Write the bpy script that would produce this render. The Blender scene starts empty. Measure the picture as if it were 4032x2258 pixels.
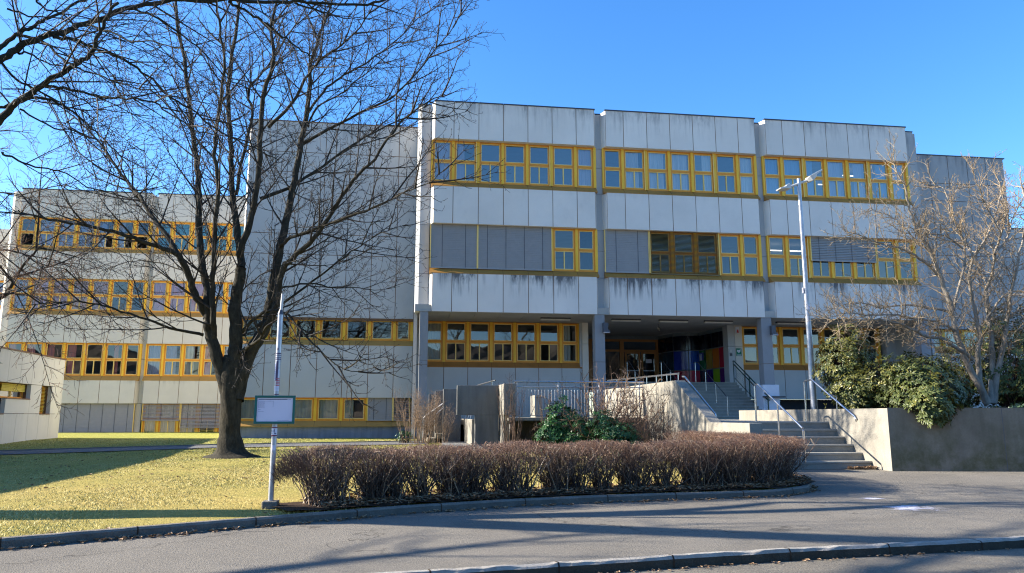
import bpy, math, random
import numpy as np
from mathutils import Vector
R_ = math.radians
random.seed(7); np.random.seed(7)
sc = bpy.context.scene
COL = sc.collection

# ------------------------------------------------------------------ camera
cd = bpy.data.cameras.new('camera'); cam = bpy.data.objects.new('camera', cd); COL.objects.link(cam)
cd.sensor_width = 36; cd.lens = 2936.8 / 4032 * 36; cd.clip_start = .1; cd.clip_end = 3000
CAMYAW = .1376
cam.location = (0, 0, 1.15); cam.rotation_euler = (R_(90) + .1711, 0, -CAMYAW)
sc.camera = cam
# ------------------------------------------------------------------ sky and sun
SUN_EL, SUN_AZ = R_(25.5), R_(-79)          # azimuth clockwise from +Y
w = bpy.data.worlds.new('World'); sc.world = w; w.use_nodes = True
wn = w.node_tree; bg = wn.nodes['Background']
sky = wn.nodes.new('ShaderNodeTexSky'); sky.sky_type = 'NISHITA'; sky.sun_disc = False
sky.sun_elevation = SUN_EL; sky.sun_rotation = SUN_AZ; sky.air_density = 1.0; sky.dust_density = .4; sky.ozone_density = 4.3
hs = wn.nodes.new('ShaderNodeHueSaturation'); hs.inputs['Saturation'].default_value = 1.22; hs.inputs['Hue'].default_value = .505
wn.links.new(sky.outputs[0], hs.inputs['Color']); wn.links.new(hs.outputs[0], bg.inputs[0]); bg.inputs[1].default_value = .11
sd = bpy.data.lights.new('sun', 'SUN'); so = bpy.data.objects.new('sun', sd); COL.objects.link(so)
sd.energy = 5.0; sd.angle = R_(.5); sd.color = (1, .91, .78)
S = Vector((math.sin(SUN_AZ) * math.cos(SUN_EL), math.cos(SUN_AZ) * math.cos(SUN_EL), math.sin(SUN_EL)))
so.rotation_euler = (-S).to_track_quat('-Z', 'Y').to_euler(); so.location = (-30, 20, 30)
vs = sc.view_settings; vs.view_transform = 'Standard'; vs.look = 'None'; vs.gamma = 1; vs.exposure = 1.7
sc.cycles.use_denoising = True; sc.cycles.denoising_prefilter = 'NONE'; sc.cycles.denoising_input_passes = 'RGB_ALBEDO_NORMAL'
sc.cycles.max_bounces = 6; sc.cycles.transparent_max_bounces = 10; sc.cycles.diffuse_bounces = 3; sc.cycles.glossy_bounces = 3
sc.cycles.sample_clamp_indirect = 6; sc.cycles.pixel_filter_type = 'BLACKMAN_HARRIS'; sc.cycles.filter_width = 1.15

# ------------------------------------------------------------------ materials
class N:
    def __init__(s, name):
        s.m = bpy.data.materials.new(name); s.m.use_nodes = True; s.t = s.m.node_tree; s.t.nodes.clear()
        s.out = s.n('ShaderNodeOutputMaterial'); s.p = s.n('ShaderNodeBsdfPrincipled'); s.l(s.p.outputs[0], s.out.inputs[0])
        s.pos = s.n('ShaderNodeNewGeometry').outputs['Position']
    def n(s, t, **k):
        o = s.t.nodes.new(t)
        for a, b in k.items(): setattr(o, a, b)
        return o
    def l(s, a, b): s.t.links.new(a, b)
    def put(s, inp, v):
        if isinstance(v, bpy.types.NodeSocket): s.l(v, inp)
        else: inp.default_value = (tuple(v) + (1,)) if (isinstance(v, tuple) and len(v) == 3 and inp.type == 'RGBA') else v
    def noise(s, scale, detail=4, rough=.55, stretch=None, out=0):
        v = s.pos
        if stretch:
            mp = s.n('ShaderNodeVectorMath', operation='MULTIPLY'); s.l(v, mp.inputs[0]); mp.inputs[1].default_value = stretch; v = mp.outputs[0]
        o = s.n('ShaderNodeTexNoise'); s.l(v, o.inputs['Vector']); o.inputs['Scale'].default_value = scale
        o.inputs['Detail'].default_value = detail; o.inputs['Roughness'].default_value = rough
        return o.outputs[out]
    def ramp(s, v, a, b, lo=0., hi=1.):
        o = s.n('ShaderNodeMapRange'); o.clamp = True; s.l(v, o.inputs[0])
        for i, x in enumerate((a, b, lo, hi)): o.inputs[i + 1].default_value = x
        return o.outputs[0]
    def math(s, op, a, b=0.):
        o = s.n('ShaderNodeMath', operation=op); s.put(o.inputs[0], a); s.put(o.inputs[1], b); return o.outputs[0]
    def mix(s, f, a, b):
        o = s.n('ShaderNodeMix', data_type='RGBA'); s.put(o.inputs[0], f); s.put(o.inputs[6], a); s.put(o.inputs[7], b); return o.outputs[2]
    def z(s, ax=2):
        o = s.n('ShaderNodeSeparateXYZ'); s.l(s.pos, o.inputs[0]); return o.outputs[ax]
    def bump(s, h, strength=.3, dist=.01):
        o = s.n('ShaderNodeBump'); s.l(h, o.inputs['Height']); o.inputs['Strength'].default_value = strength; o.inputs['Distance'].default_value = dist
        s.l(o.outputs[0], s.p.inputs['Normal'])
    def fin(s, col, rough=.8, spec=.3, metal=0.):
        s.put(s.p.inputs['Base Color'], col); s.put(s.p.inputs['Roughness'], rough)
        s.p.inputs['Specular IOR Level'].default_value = spec; s.p.inputs['Metallic'].default_value = metal
        return s.m
def plain(name, c, rough=.6, spec=.3, metal=0., var=.12, scale=6, bump=0.):
    k = N(name); d = tuple(x * (1 - var) for x in c); u = tuple(min(1, x * (1 + var)) for x in c)
    n1 = k.noise(scale, 5, .6)
    if bump: k.bump(k.noise(scale * 12, 3), bump, .01)
    return k.fin(k.mix(k.ramp(n1, .3, .7), d, u), rough, spec, metal)

def concrete_panel(name, base, rows=(), dirt=.5, dirtcol=(.13, .13, .13)):
    k = N(name)
    big = k.ramp(k.noise(.55, 5, .6), .3, .72); fine = k.ramp(k.noise(38, 3), .35, .65)
    c = k.mix(big, tuple(x * .90 for x in base), tuple(min(1, x * 1.05) for x in base))
    c = k.mix(k.math('MULTIPLY', fine, .12), c, tuple(x * .72 for x in base))
    rpi = k.n('ShaderNodeNewGeometry').outputs['Random Per Island']; c = k.mix(k.ramp(rpi, 0, 1, 0, .16), c, tuple(x * .62 for x in base))
    st = k.ramp(k.noise(1.0, 6, .65, (7.5, 7.5, .55)), .47, .72)
    z = k.z()
    for (zt, L, s) in rows:
        m = k.math('MULTIPLY', k.ramp(z, zt - L, zt - .02), k.ramp(z, zt + .02, zt + .0, 0, 1))
        patch = k.ramp(k.noise(.8, 3, .6, (1.3, 1.3, .2)), .40, .60)
        rg = k.ramp(k.noise(5, 5, .7, (1.6, 1.6, .5)), .36, .62)
        f = k.math('MULTIPLY', k.math('MULTIPLY', m, st), k.math('MULTIPLY', patch, s))
        c = k.mix(f, c, dirtcol)
        f2 = k.math('MULTIPLY', k.math('MULTIPLY', k.ramp(z, zt - L * .45, zt), k.ramp(z, zt + .02, zt, 0, 1)), k.math('MULTIPLY', k.math('MULTIPLY', rg, patch), s * .8))
        c = k.mix(f2, c, dirtcol)
    blot = k.ramp(k.noise(1.6, 6, .7, (1, 1, .6)), .56, .75)
    c = k.mix(k.math('MULTIPLY', blot, dirt * .5), c, tuple(x * .55 for x in base))
    k.bump(k.noise(90, 3), .15, .004)
    return k.fin(c, .85, .2)

M = {}
M['panel'] = concrete_panel('concrete_panel', (.76, .71, .64), [(6.57, .95, 2.1), (13.6, 1.2, .75), (10.07, .5, .12)], .35)
M['panel_mid'] = concrete_panel('concrete_panel_weathered', (.56, .54, .50), [(13.3, 1.9, .5), (5.0, 1.6, .2)], .55)
M['panel_left'] = concrete_panel('concrete_panel_warm', (.68, .62, .53), [(13.2, 1.2, .4), (2.96, .4, .35)], .25)
M['panel_dark'] = concrete_panel('concrete_panel_grey', (.42, .41, .39), [(13.3, 2.2, .75), (10.5, 1.0, .5)], .8)
M['annex'] = concrete_panel('annex_panel', (.68, .64, .56), [(3.35, .6, .2), (1.21, .9, .2)], .3)
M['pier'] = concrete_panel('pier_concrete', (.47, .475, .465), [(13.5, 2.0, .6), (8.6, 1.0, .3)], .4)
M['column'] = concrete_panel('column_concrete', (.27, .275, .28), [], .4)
M['joint'] = plain('joint_sealant', (.19, .105, .055), .9, .1)
M['yellow'] = plain('yellow_paint', (.84, .47, .03), .45, .4, var=.06, scale=1.5)
M['ochre'] = plain('ochre_paint', (.70, .27, .02), .45, .4, var=.10, scale=2)
M['sash'] = plain('pale_yellow_sash', (.84, .58, .17), .45, .4, var=.05)
M['apron'] = plain('bronze_yellow_sheet', (.36, .175, .035), .5, .4, var=.14, scale=1.2)
M['apronw'] = plain('wing_sill_sheet', (.44, .24, .055), .5, .4, var=.12, scale=1.2)
M['apron2'] = plain('brown_ochre_sheet', (.42, .18, .045), .5, .4, var=.12, scale=1.2)
M['coping'] = plain('dark_coping', (.03, .03, .05), .4, .5)
M['coping_b'] = plain('brown_coping', (.17, .08, .04), .5, .4)
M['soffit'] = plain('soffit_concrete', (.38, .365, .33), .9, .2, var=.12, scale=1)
M['room'] = plain('room_wall', (.22, .22, .22), .9, .1, var=.3, scale=.6)
M['blind'] = plain('grey_blind_slat', (.31, .285, .26), .45, .5, var=.05)
M['blindb'] = plain('brown_blind_slat', (.20, .15, .06), .5, .4)
M['blindy'] = plain('yellow_blind_slat', (.60, .45, .06), .5, .4)
M['tape'] = plain('blind_tape', (.10, .10, .11), .8)
M['steel'] = plain('galvanised_steel', (.42, .43, .45), .42, .5, .6, var=.18, scale=14)
M['stainless'] = plain('stainless_rail', (.62, .62, .62), .22, .5, .95, var=.06, scale=10)
M['green'] = plain('dark_green_paint', (.012, .05, .042), .35, .5)
M['teal'] = plain('teal_frame', (.0, .11, .09), .35, .5, var=.06)
M['white'] = plain('white_paint', (.62, .63, .68), .5, .4, var=.05)
M['dark'] = plain('dark_void', (.02, .02, .024), .7, .3)
M['darkgrey'] = plain('dark_grey_metal', (.06, .06, .07), .4, .5)
M['lampwhite'] = plain('pale_plastic', (.55, .54, .50), .5, .4)
M['red'] = plain('red_plastic', (.55, .05, .03), .4, .4)
M['paper'] = plain('notice_paper', (.66, .63, .72), .25, .5, var=.02)
M['ink'] = plain('grey_print', (.30, .30, .40), .6)
M['inkdark'] = plain('dark_print', (.07, .06, .12), .6)
M['grout'] = plain('tile_grout', (.16, .19, .20), .8)
M['fground'] = plain('entrance_floor', (.22, .22, .22), .8)

def glass(name, tint, fac, ref=(1, .94, .87)):
    k = N(name); k.t.nodes.remove(k.p)
    tr = k.n('ShaderNodeBsdfTransparent'); tr.inputs[0].default_value = tint + (1,)
    gl = k.n('ShaderNodeBsdfGlossy'); gl.inputs['Roughness'].default_value = .012; gl.inputs[0].default_value = ref + (1,)
    b = k.n('ShaderNodeBump'); k.l(k.noise(1.7, 1), b.inputs['Height']); b.inputs['Strength'].default_value = .12; b.inputs['Distance'].default_value = .006
    k.l(b.outputs[0], gl.inputs['Normal'])
    lw = k.n('ShaderNodeLayerWeight'); lw.inputs['Blend'].default_value = .35
    f = k.ramp(lw.outputs['Fresnel'], .05, 1, fac, 1)
    mx = k.n('ShaderNodeMixShader'); k.l(f, mx.inputs[0]); k.l(tr.outputs[0], mx.inputs[1]); k.l(gl.outputs[0], mx.inputs[2])
    k.l(mx.outputs[0], k.out.inputs[0]); return k.m
M['glass'] = glass('window_glass', (.86, .88, .87), .13)
M['glasshi'] = glass('upper_glass', (.88, .88, .86), .26, (1, .90, .80))  # stronger, warmer reflection standing in for clouds mirrored in the top row
M['glassdk'] = glass('dark_glass', (.25, .28, .30), .05)

def curtain(name, c):
    k = N(name)
    f = k.ramp(k.noise(1, 3, .5, (16, 16, .25)), .35, .65)
    return k.fin(k.mix(f, tuple(x * .75 for x in c), c), .9, .1)
for nm_, c_ in dict(lilac=(.58, .48, .60), white=(.74, .76, .78), blue=(.20, .44, .78), pink=(.95, .52, .64), red=(.80, .30, .30), teal=(.16, .52, .60), grey=(.66, .67, .60), slate=(.55, .57, .76)).items(): M['c_' + nm_] = curtain(nm_ + '_curtain', c_)

def asphalt(name, base, crack=True):
    k = N(name)
    a = k.ramp(k.noise(75, 3, .8), .45, .68); b = k.ramp(k.noise(.9, 5, .6), .3, .7); c_ = k.ramp(k.noise(22, 4, .7), .3, .7)
    col = k.mix(b, tuple(x * .84 for x in base), tuple(x * 1.12 for x in base))
    g2 = k.ramp(k.noise(48, 3, .8), .44, .66)
    col = k.mix(k.math('MULTIPLY', a, .6), col, tuple(x * 2.3 for x in base))
    col = k.mix(k.math('MULTIPLY', g2, .45), col, tuple(x * .35 for x in base))
    col = k.mix(k.math('MULTIPLY', c_, .35), col, tuple(x * .5 for x in base))
    patch = k.ramp(k.noise(.35, 4, .6), .52, .60)
    col = k.mix(k.math('MULTIPLY', patch, .22), col, tuple(x * .45 for x in base))
    if crack:
        v = k.n('ShaderNodeTexVoronoi', feature='DISTANCE_TO_EDGE'); 
        mp = k.n('ShaderNodeVectorMath', operation='ADD'); k.l(k.pos, mp.inputs[0]); 
        sc_ = k.n('ShaderNodeVectorMath', operation='SCALE'); k.l(k.noise(1.3, 4, .6, None, 1), sc_.inputs[0]); sc_.inputs['Scale'].default_value = 1.6
        k.l(sc_.outputs[0], mp.inputs[1]); k.l(mp.outputs[0], v.inputs['Vector']); v.inputs['Scale'].default_value = .33
        m = k.math('MULTIPLY', k.ramp(v.outputs[0], 0, .009, 1, 0), k.ramp(k.noise(.5, 2), .44, .52))
        col = k.mix(k.math('MULTIPLY', m, .8), col, tuple(x * .25 for x in base))
    k.bump(k.noise(80, 3, .8), 1.0, .016)
    return k.fin(col, .88, .25)
M['asphalt'] = asphalt('pavement_asphalt', (.19, .172, .142)); M['road'] = asphalt('road_asphalt', (.185, .165, .13))
M['pathm'] = asphalt('path_asphalt', (.17, .17, .165), False)

def lawn_mat():
    k = N('winter_lawn')
    a = k.ramp(k.noise(.45, 5, .65), .35, .68); b = k.ramp(k.noise(9, 5, .7), .3, .7); c = k.ramp(k.noise(60, 3, .7), .3, .7)
    far = k.ramp(k.z(1), 14, 27)
    col = k.mix(a, (.52, .395, .125), (.34, .30, .07))
    col = k.mix(k.math('MULTIPLY', k.ramp(k.noise(2.4, 5, .7), .5, .7), .55), col, (.22, .15, .06))
    col = k.mix(k.math('MULTIPLY', far, .6), col, (.20, .28, .035))
    col = k.mix(k.math('MULTIPLY', b, .45), col, (.40, .33, .11))
    col = k.mix(k.math('MULTIPLY', c, .16), col, (.10, .085, .03))
    k.bump(k.noise(75, 3, .7), 1.0, .03)
    return k.fin(col, .95, .1)
M['lawn'] = lawn_mat()
M['soil'] = plain('dark_soil', (.055, .036, .024), .95, .1, var=.4, scale=14, bump=.8)
def kerb_mat(name, base):
    k = N(name); c = k.mix(k.ramp(k.noise(5, 6, .7), .3, .7), tuple(x * .6 for x in base), base)
    c = k.mix(k.math('MULTIPLY', k.ramp(k.noise(60, 3), .4, .7), .4), c, tuple(x * .5 for x in base))
    k.bump(k.noise(25, 5, .7), .8, .02); return k.fin(c, .9, .2)
M['kerb'] = kerb_mat('kerb_concrete', (.22, .20, .17)); M['granite'] = kerb_mat('granite_kerb', (.40, .37, .32))  # road kerb top carries painted sunlight in its paler granite colour
def wallmat(name, base, moss=.0, streak=.5, seedz=0.):
    k = N(name)
    c = k.mix(k.ramp(k.noise(1.2, 6, .65), .3, .7), tuple(x * .72 for x in base), base)
    c = k.mix(k.math('MULTIPLY', k.ramp(k.noise(1, 5, .6, (5, 5, .5)), .45, .75), streak), c, tuple(x * .42 for x in base))
    c = k.mix(k.math('MULTIPLY', k.ramp(k.noise(30, 4, .7), .45, .7), .35), c, tuple(x * .55 for x in base))
    if moss:
        m = k.math('MULTIPLY', k.ramp(k.noise(2.2, 6, .7), .38, .62), k.ramp(k.z(), .1, 1.1, 1, .25))
        c = k.mix(k.math('MULTIPLY', m, moss), c, (.075, .075, .03))
    k.bump(k.noise(45, 5, .7), .4, .012)
    return k.fin(c, .92, .15)
M['wall'] = wallmat('cast_concrete', (.30, .28, .235), 0, .4)
M['walldk'] = wallmat('shaded_streaked_concrete', (.19, .19, .18), 0, .6)  # darker cast concrete: shade of fronts and platform void put in, plus streaks
M['wallmoss_shade'] = wallmat('shaded_mossy_concrete', (.25, .215, .165), .8, .5)  # shade of the planter front put into the base colour, under moss blotches
M['stepr'] = wallmat('step_riser', (.31, .30, .26), 0, .3)
M['step'] = wallmat('step_concrete', (.36, .345, .30), 0, .2)
M['plinth'] = wallmat('painted_plinth', (.30, .33, .38), 0, .75)

def bark(name, a, b, sc_=9):
    k = N(name); f = k.ramp(k.noise(sc_, 6, .75, (1, 1, .45)), .32, .68)
    k.bump(k.noise(sc_ * 2.2, 5, .7, (1, 1, .35)), .9, .03)
    return k.fin(k.mix(f, a, b), .9, .15)
M['bark'] = bark('dark_bark', (.016, .015, .011), (.060, .053, .037))
M['bark2'] = bark('dark_wet_bark', (.014, .015, .011), (.040, .041, .030))
M['twig'] = plain('dark_twig', (.030, .025, .021), .75, .25, var=.35, scale=3)
M['twigred'] = plain('russet_twig', (.20, .125, .085), .8, .2, var=.3, scale=3)
M['magbark'] = bark('pale_smooth_bark', (.17, .145, .11), (.36, .31, .25), 6)
M['magtwig'] = plain('pale_budded_twig', (.27, .205, .13), .7, .3, var=.35, scale=5)
M['drytwig'] = plain('dry_tan_twig', (.24, .17, .115), .8, .2, var=.35, scale=6)
M['knotty'] = plain('knotty_brown_twig', (.20, .135, .095), .75, .25, var=.4, scale=5)
M['browntwig'] = plain('brown_twig', (.13, .085, .06), .8, .2, var=.4, scale=6)
def hedge_mat():
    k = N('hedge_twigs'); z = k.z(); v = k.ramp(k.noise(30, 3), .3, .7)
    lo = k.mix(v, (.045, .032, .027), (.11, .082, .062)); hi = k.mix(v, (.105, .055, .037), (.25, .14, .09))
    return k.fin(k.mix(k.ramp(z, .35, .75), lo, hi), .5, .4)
M['hedge'] = hedge_mat()
M['hedgeglint'] = plain('pale_glint_stem', (.34, .25, .165), .45, .5, var=.3, scale=20)  # pale stems scattered through the hedge, sunlit glints painted into their colour
def leafmat(name, cols, rough=.35, spec=.5, sc_=4.):
    k = N(name); a = k.ramp(k.noise(sc_, 4, .7), .3, .7); b = k.ramp(k.noise(sc_ * 9, 2), .35, .65)
    c = k.mix(b, k.mix(a, cols[0], cols[1]), k.mix(a, cols[1], cols[2]))
    k.p.inputs['Subsurface Weight'].default_value = 0
    return k.fin(c, rough, spec)
M['rhodo'] = leafmat('rhododendron_leaf', [(.022, .042, .009), (.055, .075, .016), (.12, .125, .028)], .5, .35)
M['rhodoy'] = leafmat('yellowish_rhododendron_leaf', [(.05, .062, .012), (.12, .12, .02), (.22, .195, .04)], .4)
M['laurel'] = leafmat('laurel_leaf', [(.012, .045, .012), (.025, .085, .020), (.05, .13, .03)], .38, .35)
M['ivy'] = leafmat('ground_ivy_leaf', [(.02, .045, .02), (.03, .06, .025), (.05, .08, .03)], .4)
M['dryleaf'] = leafmat('fallen_leaf', [(.14, .085, .05), (.28, .175, .10), (.42, .30, .19)], .7, .2, 6)
M['grass'] = leafmat('grass_blade', [(.26, .26, .06), (.46, .39, .13), (.62, .53, .27)], .6, .2, 3)

# ------------------------------------------------------------------ mesh tools
def mkobj(name, verts, faces, mats, midx=None, parent=None, smooth=False, link=True):
    me = bpy.data.meshes.new(name)
    if isinstance(faces, np.ndarray):
        nf, k = faces.shape
        me.vertices.add(len(verts)); me.vertices.foreach_set('co', np.asarray(verts, dtype=np.float32).ravel())
        me.loops.add(nf * k); me.loops.foreach_set('vertex_index', faces.astype(np.int32).ravel())
        me.polygons.add(nf); me.polygons.foreach_set('loop_start', np.arange(0, nf * k, k, dtype=np.int32))
        me.polygons.foreach_set('loop_total', np.full(nf, k, dtype=np.int32))
    else:
        me.from_pydata([tuple(v) for v in verts], [], faces)
    for m in mats: me.materials.append(M[m] if isinstance(m, str) else m)
    if midx is not None: me.polygons.foreach_set('material_index', np.asarray(midx, dtype=np.int32))
    if smooth: me.polygons.foreach_set('use_smooth', np.ones(len(me.polygons), dtype=bool))
    me.update(calc_edges=True); me.validate()
    o = bpy.data.objects.new(name, me); COL.objects.link(o)
    if parent is not None: o.parent = parent
    return o
class MB:
    def __init__(s): s.v = []; s.f = []; s.m = []; s.mats = []
    def mi(s, m):
        if m not in s.mats: s.mats.append(m)
        return s.mats.index(m)
    def add(s, vs_, fs, m):
        o = len(s.v); s.v += [tuple(v) for v in vs_]; i = s.mi(m)
        for f in fs: s.f.append(tuple(o + a for a in f)); s.m.append(i)
        return s
    def box(s, x0, x1, y0, y1, z0, z1, m):
        return s.add([(x0, y0, z0), (x1, y0, z0), (x1, y1, z0), (x0, y1, z0), (x0, y0, z1), (x1, y0, z1), (x1, y1, z1), (x0, y1, z1)],
                     [(0, 3, 2, 1), (4, 5, 6, 7), (0, 1, 5, 4), (1, 2, 6, 5), (2, 3, 7, 6), (3, 0, 4, 7)], m)
    def prism(s, poly, z0, z1, m, mf=None):      # plan polygon, counter clockwise
        n = len(poly); o = [(x, y, z0) for x, y in poly] + [(x, y, z1) for x, y in poly]
        s.add(o, [tuple(range(n - 1, -1, -1)), tuple(range(n, 2 * n))], m)
        for i in range(n):
            j = (i + 1) % n
            s.add([o[i], o[j], o[n + j], o[n + i]], [(0, 1, 2, 3)], (mf or {}).get(i, m))
        return s
    def ext(s, prof, x0, x1, m):                  # profile (y,z) extruded along x
        n = len(prof); o = [(x0, y, z) for y, z in prof] + [(x1, y, z) for y, z in prof]
        return s.add(o, [tuple(range(n)), tuple(range(2 * n - 1, n - 1, -1))] + [(i, n + i, n + (i + 1) % n, (i + 1) % n) for i in range(n)], m)
    def exty(s, prof, y0, y1, m):                 # profile (x,z) extruded along y
        n = len(prof); o = [(x, y0, z) for x, z in prof] + [(x, y1, z) for x, z in prof]
        return s.add(o, [tuple(range(n)), tuple(range(2 * n - 1, n - 1, -1))] + [(i, n + i, n + (i + 1) % n, (i + 1) % n) for i in range(n)], m)
    def tube(s, pts, r, m, k=8):
        v, f = sweep([pts], [[r] * len(pts) if not isinstance(r, (list, tuple)) else list(r)], k, caps=True)
        o = len(s.v); s.v += [tuple(a) for a in v]; i = s.mi(m)
        for q in f: s.f.append(tuple(o + int(a) for a in q)); s.m.append(i)
        return s
    def build(s, name, parent=None, bevel=0., smooth=False):
        o = mkobj(name, s.v, s.f, s.mats, s.m, parent, smooth)
        if bevel:
            b = o.modifiers.new('bevel', 'BEVEL'); b.width = bevel; b.segments = 2; b.limit_method = 'ANGLE'; b.angle_limit = R_(40)
        return o
def sweep(polys, radii, k, caps=False):
    """polylines -> tubes; groups lines of equal length and sweeps them together"""
    V, F, off = [], [], 0
    groups = {}
    for p, r in zip(polys, radii): groups.setdefault(len(p), []).append((p, r))
    ang = np.arange(k) * 2 * math.pi / k; ca, sa = np.cos(ang), np.sin(ang)
    for n, g in groups.items():
        P = np.array([a for a, b in g], dtype=float); Rr = np.array([b for a, b in g], dtype=float)
        T = np.gradient(P, axis=1) if n > 2 else np.repeat(P[:, 1:2] - P[:, :1], 2, axis=1)
        T /= np.linalg.norm(T, axis=2, keepdims=True) + 1e-9
        mean = P[:, -1] - P[:, 0]; ref = np.where((np.abs(mean[:, 2]) > .8 * np.linalg.norm(mean, axis=1))[:, None], np.array([[.99, .1, 0]]), np.array([[.05, .1, .99]]))
        U = np.cross(T, ref[:, None, :]); U /= np.linalg.norm(U, axis=2, keepdims=True) + 1e-9
        W = np.cross(T, U)
        ring = P[:, :, None, :] + Rr[:, :, None, None] * (U[:, :, None, :] * ca[None, None, :, None] + W[:, :, None, :] * sa[None, None, :, None])
        B = len(g); V.append(ring.reshape(-1, 3))
        b = np.arange(B)[:, None, None] * n * k; i = np.arange(n - 1)[None, :, None] * k; a = np.arange(k)[None, None, :]; a2 = (a + 1) % k
        q = np.stack([b + i + a, b + i + a2, b + i + k + a2, b + i + k + a], axis=-1).reshape(-1, 4) + off
        F.append(q)
        if caps:
            for bb in range(B):
                for e, base in ((0, 0), (1, (n - 1) * k)):
                    c = off + bb * n * k + base
                    for t in range(1, k - 1):
                        tri = [c, c + t, c + t + 1] if e else [c, c + t + 1, c + t]
                        F.append(np.array([tri + [tri[2]]]))
        off += B * n * k
    return np.concatenate(V), np.concatenate(F)
def tubes_obj(name, polys, radii, k, mat, parent=None, smooth=True):
    v, f = sweep(polys, radii, k); return mkobj(name, v, f, [mat], None, parent, smooth)
def fix_quads(o): pass

def tag(o, label=None, cat=None, group=None, kind=None):
    if label: o['label'] = label
    if cat: o['category'] = cat
    if group: o['group'] = group
    if kind: o['kind'] = kind
    return o
def empty(name, loc, label, cat, group=None):
    o = bpy.data.objects.new(name, None); COL.objects.link(o); o.empty_display_size = .3
    o.location = (0, 0, 0)
    return tag(o, label, cat, group)
# ------------------------------------------------------------------ pixel -> world (for tracing limbs of the photo's trees into real depth)
_f, _p, _cx, _cy = 2936.8, .1711, 2016, 1129
def UY(px, py, Y):
    u = (px - _cx) / _f; v = (py - _cy) / _f; c, s = math.cos(_p), math.sin(_p)
    y = c + v * s; z = s - v * c; X = u * math.cos(CAMYAW) + y * math.sin(CAMYAW); YY = -u * math.sin(CAMYAW) + y * math.cos(CAMYAW)
    t = Y / YY; return (X * t, Y, 1.15 + z * t)

# ================================================================== GROUND
def ramp(y): return .20 * min(1, max(0, (y - 21) / 9.))
g = MB(); g.add([(-900, -900, -.16), (900, -900, -.16), (900, 900, -.16), (-900, 900, -.16)], [(0, 1, 2, 3)], 'road'); tag(g.build('ground'), kind='structure')
SK = [(-40, -.4), (-20, 2.75), (-8, 4.6), (.2, 5.8), (1.2, 5.97), (2.3, 6.16), (3.54, 6.34), (4.8, 6.48), (5.78, 6.6), (9, 7.0), (16, 8.0), (60, 14)]
def strip(name, a, b, mat, kind='structure'):     # sheet between two polylines of equal count
    v = [*a, *b]; n = len(a); return tag(mkobj(name, v, [(i, i + 1, n + i + 1, n + i) for i in range(n - 1)], [mat]), kind=kind)
strip('road', [(x, y - 30, -.078) for x, y in SK], [(x, y - .01, -.078) for x, y in SK], 'road')
strip('pavement', [(x, y + .14, 0) for x, y in SK], [(x, 60, 0) for x, y in SK], 'asphalt')
def sub(pl, n):
    out = []
    for (a, b) in zip(pl[:-1], pl[1:]):
        for i in range(n): t = i / n; out.append(tuple(a[j] * (1 - t) + b[j] * t for j in range(len(a))))
    return out + [pl[-1]]
def kerb(name, pl, wdt, z0, z1, mat, jit=.004, n=6):
    p = sub(pl, n); v = []; f = []; rnd = random.Random(3)
    for i, (x, y) in enumerate(p):
        a = p[max(0, i - 1)]; b = p[min(len(p) - 1, i + 1)]; d = math.hypot(b[0] - a[0], b[1] - a[1]); nx, ny = -(b[1] - a[1]) / d, (b[0] - a[0]) / d
        j = rnd.uniform(-jit, jit)
        pr = [(0 + j, z0), (0.005 + j, z1 - .02), (.02 + j, z1 + j), (wdt, z1 + j * .5), (wdt, z0)]
        v += [(x + nx * t, y + ny * t, z) for t, z in pr]
    for i in range(len(p) - 1):
        for k_ in range(4): a = i * 5 + k_; f.append((a, a + 5, a + 6, a + 1))
    f += [(0, 1, 2, 3, 4), tuple(len(v) - 1 - t for t in range(5))]; nfk = len(f); acc = 0
    for i in range(1, len(p) - 1):
        acc += math.dist(p[i], p[i - 1])
        if acc > (1.0 if wdt > .11 else 1.0) and jit > .0025:
            acc = 0; d = math.dist(p[i + 1], p[i]); tx, ty = (p[i + 1][0] - p[i][0]) / d * .007, (p[i + 1][1] - p[i][1]) / d * .007; o0 = len(v)
            nx, ny = -ty / .007, tx / .007
            for q in range(1, 4):
                X, Y, Z = v[i * 5 + q]; Y2 = Z + .002; ox = -.003 if q == 1 else 0
                v += [(X - tx + nx * ox, Y - ty + ny * ox, Y2), (X + tx + nx * ox, Y + ty + ny * ox, Y2)]
            X, Y, Z = v[i * 5]; v += [(X - tx - nx * .003, Y - ty - ny * .003, Z), (X + tx - nx * .003, Y + ty - ny * .003, Z)]
            f += [(o0, o0 + 1, o0 + 3, o0 + 2), (o0 + 2, o0 + 3, o0 + 5, o0 + 4), (o0 + 6, o0 + 7, o0 + 1, o0)]
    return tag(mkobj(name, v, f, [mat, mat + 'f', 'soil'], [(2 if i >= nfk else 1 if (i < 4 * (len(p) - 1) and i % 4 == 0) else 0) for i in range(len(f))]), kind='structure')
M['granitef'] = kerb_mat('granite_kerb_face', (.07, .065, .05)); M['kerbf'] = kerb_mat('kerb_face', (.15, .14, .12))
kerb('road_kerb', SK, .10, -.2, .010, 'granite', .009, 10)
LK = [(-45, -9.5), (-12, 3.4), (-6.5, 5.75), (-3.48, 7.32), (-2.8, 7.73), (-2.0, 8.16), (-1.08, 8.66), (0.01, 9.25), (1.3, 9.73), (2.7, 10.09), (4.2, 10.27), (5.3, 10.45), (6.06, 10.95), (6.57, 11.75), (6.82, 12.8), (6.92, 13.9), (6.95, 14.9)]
kerb('lawn_kerb', LK, .10, -.02, .09, 'kerb', .003, 6)
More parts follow.
